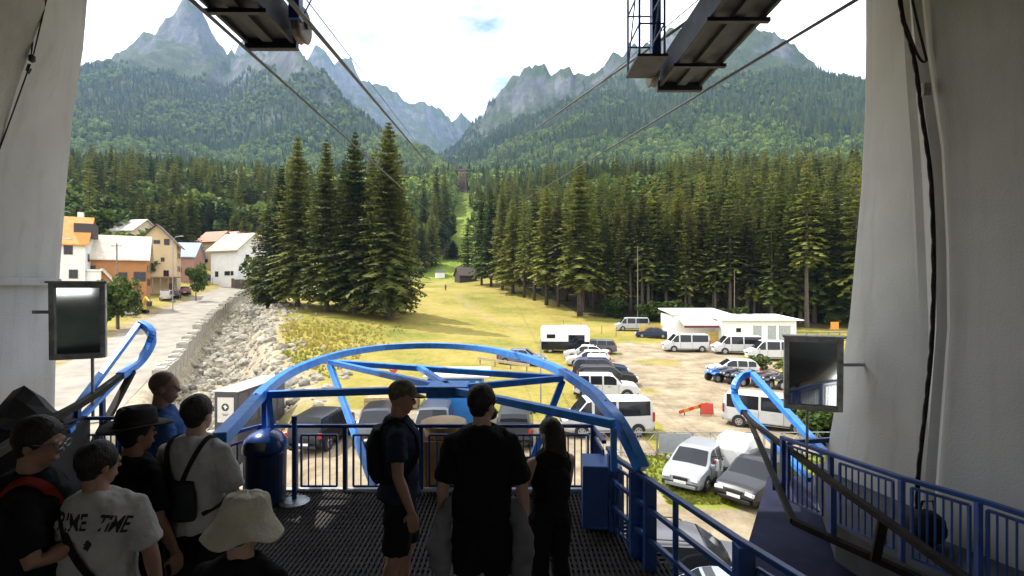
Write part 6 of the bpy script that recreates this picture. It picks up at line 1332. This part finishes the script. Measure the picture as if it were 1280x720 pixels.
# short haired person in white tee with string bag
r5, hc, Rm, sh, ARM, tor = person('short haired person in white tee with dark rucksack, seen from behind', at(246, 3.4), R(84), 1.74, [down(1, .06), down(-1, .08)], WTEE, .9, BSH, .9, 'short', SKIN2, R(-8), 0, 0, HAIRD)
b = MB(); stack(b, [(-.13, 0, .98, .03, .09), (-.17, 0, 1.02, .06, .125), (-.18, 0, 1.15, .07, .125), (-.16, 0, 1.24, .04, .10)]); bp5 = thing('backpack', 'dark rucksack with thin straps on the white tee', 'backpack', r5.location, r5.rotation_euler.z); bp5.scale = r5.scale; NG = cloth('dark green nylon', (.025, .03, .03)); finish(b, 'bag', NG, bp5, .012, 3)
for s in (1, -1): c = MB(); c.ribbon([Vector(q) for q in smooth_pl([(-.19, s * .025, 1.20), (-.17, s * .07, 1.33), (-.12, s * .11, 1.445), (-.02, s * .12, 1.495), (.10, s * .12, 1.40), (.145, s * .13, 1.25), (.03, s * .2, 1.08), (-.12, s * .13, 1.02)], 4)], .028, .010, up=(-.4, s * .3, 1)); c.build('strap', NG, bp5)

# man in blue tee
r4 = person('bald man in blue tee looking to the right', at(203, 4.06), R(40), 1.79, [down(1), down(-1, .08)], BLTEE, .7, DJ, 1, 'crop', SKIN, R(-20), R(5), 0, mat('shaved scalp', (.20, .13, .10), .6), fat=1.1)[0]
# man in wide hat
r3, hc, Rm, sh, ARM, tor = person('man in black tee and black wide brimmed hat', at(168, 3.2), R(66), 1.66, [down(1), down(-1, .05)], BTEE, .8, BSH, 1, 'short', SKIN, R(-14), 0, 0, HAIRD, fat=1.15)
b = MB(); n = 32; rows = [(.115, 0.05), (.112, .13), (.098, .165), (.05, .16), (.002, .155)]; br = [(.20, .035), (.19, .045), (.125, .05)]
t = MB(); t.lathe([(.195, .028), (.16, .040), (.112, .046), (.108, .10), (.098, .145), (.085, .158), (.04, .148), (.003, .146)], n); t.f = t.f[:-2] + [t.f[-1]]
hv = []
for x, y, z in t.v:
    rr_ = math.hypot(x, y); z += (.035 * (abs(y) / .2) ** 2 if rr_ > .12 else 0) - (.02 if z > .14 and abs(y) < .03 else 0); hv.append(tuple(hc + Rm @ Vector((x * 1.08, y, z + .02))))
b.v = hv; b.f = t.f; b.m = [0] * len(t.f); ht_ = b.build('hat', mat('black felt hat', (.012, .011, .012), .85, 0, var=.1), r3, smooth=True); ht_.modifiers.new('t', 'SOLIDIFY').thickness = .006
b = MB(); t = MB(); t.lathe([(.1155, .048), (.1135, .075)], n); b.v = [tuple(hc + Rm @ Vector((x * 1.08, y, z + .02))) for x, y, z in t.v]; b.f = t.f[:-2]; b.m = [0] * len(b.f); b.build('hat_band', mat('brown band', (.05, .03, .02), .7), ht_)
# person in bucket hat
r6, hc, Rm, sh, ARM, tor = person('short person in black top under a cream bucket hat', at(303, 2.2), R(80), 1.54, [up(1, (.25, .12, 1.15)), up(-1, (.25, -.12, 1.15))], BTEE, .8, BSH, 1, 'short', SKIN2, R(-10), R(8), 0, HAIRD)
b = MB(); t = MB(); t.lathe([(.185, -.075), (.165, -.045), (.118, .012), (.112, .05), (.102, .095), (.09, .115), (.05, .122), (.003, .124)], 36); rg2 = random.Random(3)
hv = [tuple(hc + Rm @ Vector((x * (1.06) , y, z + .035 + (.012 * math.sin(5 * math.atan2(y, x)) + .01 * math.cos(3 * math.atan2(y, x)) if math.hypot(x, y) > .13 else .004 * math.sin(7 * math.atan2(y, x)))))) for x, y, z in t.v]
b.v = hv; b.f = t.f[:-2] + [t.f[-1]]; b.m = [0] * len(b.f); q = b.build('bucket_hat', mat('cream hat cotton', (.62, .57, .44), .95, 0, var=.08, scale=9, bump=.3, bscale=40), r6, smooth=True); q.modifiers.new('t', 'SOLIDIFY').thickness = .006; q.modifiers.new('s', 'SUBSURF').render_levels = 1
# man in printed white tee
r2, hc, Rm, sh2, ARM, tor = person('man in white tee with black lettering on the back', at(122, 2.68), R(112), 1.645, [up(1, (.26, .12, 1.18)), down(-1)], cloth('off white tee cotton', (.52, .50, .47)), .85, DJ, 1, 'short', SKIN, R(-48), R(6), 0, HAIRD, fat=1.02)
INK = mat('black shirt ink', (.012, .012, .012), .8, 0, var=0)
def lettering(txt, y, z, size, roll):
    cu = bpy.data.curves.new('lettering', 'FONT'); cu.body = txt; cu.size = size; cu.align_x = 'CENTER'; cu.resolution_u = 2; cu.extrude = 0; cu.offset = .0016; cu.materials.append(INK); cu.space_character = .92
    tmp = bpy.data.objects.new('lettering_curve', cu); o = bpy.data.objects.new('lettering', bpy.data.meshes.new_from_object(tmp)); bpy.data.objects.remove(tmp); COL.objects.link(o); o.parent = r2; o.location = (-.30, y, z)
    o.rotation_euler = (Matrix(((0, 0, -1), (-1, 0, 0), (0, 1, 0))).to_euler()); o.rotation_euler.rotate_axis('Z', roll); o.scale = (.78, 1.35, 1)
    w = o.modifiers.new('wrap', 'SHRINKWRAP'); w.target = sh2; w.wrap_method = 'PROJECT'; w.use_project_z = True; w.use_negative_direction = True; w.use_positive_direction = True; w.offset = .004
    return o
lettering('PRIME', .088, 1.345, .09, R(-6)); lettering('TIME', -.095, 1.30, .09, R(-22))
b = MB(); b.ell((-.155, 0, 1.25), (.006, .018, .024), 10, 8, jit=.3); em = b.build('print_emblem', INK, sh2, smooth=True); w = em.modifiers.new('wrap', 'SHRINKWRAP'); w.target = sh2; w.offset = .003
c = MB(); c.ribbon([Vector(q) for q in smooth_pl([(.13, .05, 1.30), (.06, .10, 1.46), (-.03, .135, 1.475), (-.11, .12, 1.40), (-.155, .07, 1.25), (-.155, -.02, 1.08), (-.10, -.15, .95), (.05, -.19, .92)], 5)], .030, .010, up=(-.5, .3, 1)); c.build('shoulder_strap', cloth('black nylon', (.014, .014, .016)), r2)
# man with glasses at the left edge
r1, hc, Rm, sh, ARM, tor = person('man in glasses and black tee with a red strap at the left edge', at(44, 2.62), R(28), 1.79, [up(1, (.28, .10, 1.18)), up(-1, (.28, -.10, 1.16))], BTEE, .8, BSH, 1, 'short', SKIN, R(-15), R(12), 0, HAIRD, fat=1.08)
gl = MB()
for s in (1, -1):
    ring_ = [(.112, s * .033 + .024 * math.cos(a), .010 + .019 * math.sin(a)) for a in [2 * math.pi * k / 16 for k in range(17)]]; gl.tube(ring_, .003, 5); gl.tube([(.108, s * .057, .014), (.0, s * .086, .012)], .003, 5)
gl.tube([(.113, -.01, .012), (.113, .01, .012)], .003, 5); b = MB(); b.v = [tuple(hc + Rm @ Vector(q)) for q in gl.v]; b.f = gl.f; b.m = [0] * len(gl.f); b.build('glasses', mat('pale glasses frame', (.4, .4, .42), .3, .5), r1)
c = MB(); c.ribbon([Vector(q) for q in smooth_pl([(.135, -.11, 1.30), (.07, -.125, 1.44), (-.02, -.135, 1.485), (-.11, -.12, 1.40), (-.15, -.11, 1.22), (-.14, -.1, 1.05)], 5)], .05, .012, up=(-.3, -.3, 1)); c.build('red_strap', cloth('red webbing', (.30, .03, .02)), r1)
ph = thing('mobile_phone', 'lit phone held by the man in the white printed tee', 'phone', r2.location, r2.rotation_euler.z); ph.scale = r2.scale; b = MB(); b.box((.34, .17, 1.31), (.012, .08, .16), Euler((0, R(-20), 0))); b.build('case', BLACK, ph, bevel=.004)
em_ = bpy.data.materials.new('phone screen'); em_.use_nodes = True; em_.node_tree.nodes['Principled BSDF'].inputs['Emission Color'].default_value = (.5, .6, 1, 1); em_.node_tree.nodes['Principled BSDF'].inputs['Emission Strength'].default_value = .35
b = MB(); b.box((.331, .17, 1.307), (.003, .072, .145), Euler((0, R(-20), 0))); b.build('screen', em_, ph)
# two walkers far up the meadow
for px, py, c, lab in ((513, 381, (.2, .05, .05), 'distant walker at the foot of the meadow spruces'), (557, 363, (.06, .08, .2), 'distant walker in the middle of the upper meadow')):
    g = G(px, py); person(lab, g, R(80), 1.72, [down(1), down(-1)], cloth('walker top %d' % px, c), .8, DJ, 1, 'short', SKIN)
HAZE=.00009
# ------------------------------------------------------------------ haze
hb = MB(); hb.span((-6500, -60, -70), (6500, 6800, 1750))
hm = bpy.data.materials.new('valley haze'); hm.use_nodes = True; t = hm.node_tree
t.nodes.remove(t.nodes['Principled BSDF'])
pv = t.nodes.new('ShaderNodeVolumePrincipled'); pv.inputs['Color'].default_value = (.40, .62, 1, 1); pv.inputs['Density'].default_value = HAZE; pv.inputs['Anisotropy'].default_value = .3
t.links.new(pv.outputs[0], t.nodes['Material Output'].inputs['Volume'])
hz_o = tag(hb.build('haze', hm), 'thin blue summer haze filling the valley', kind='stuff')
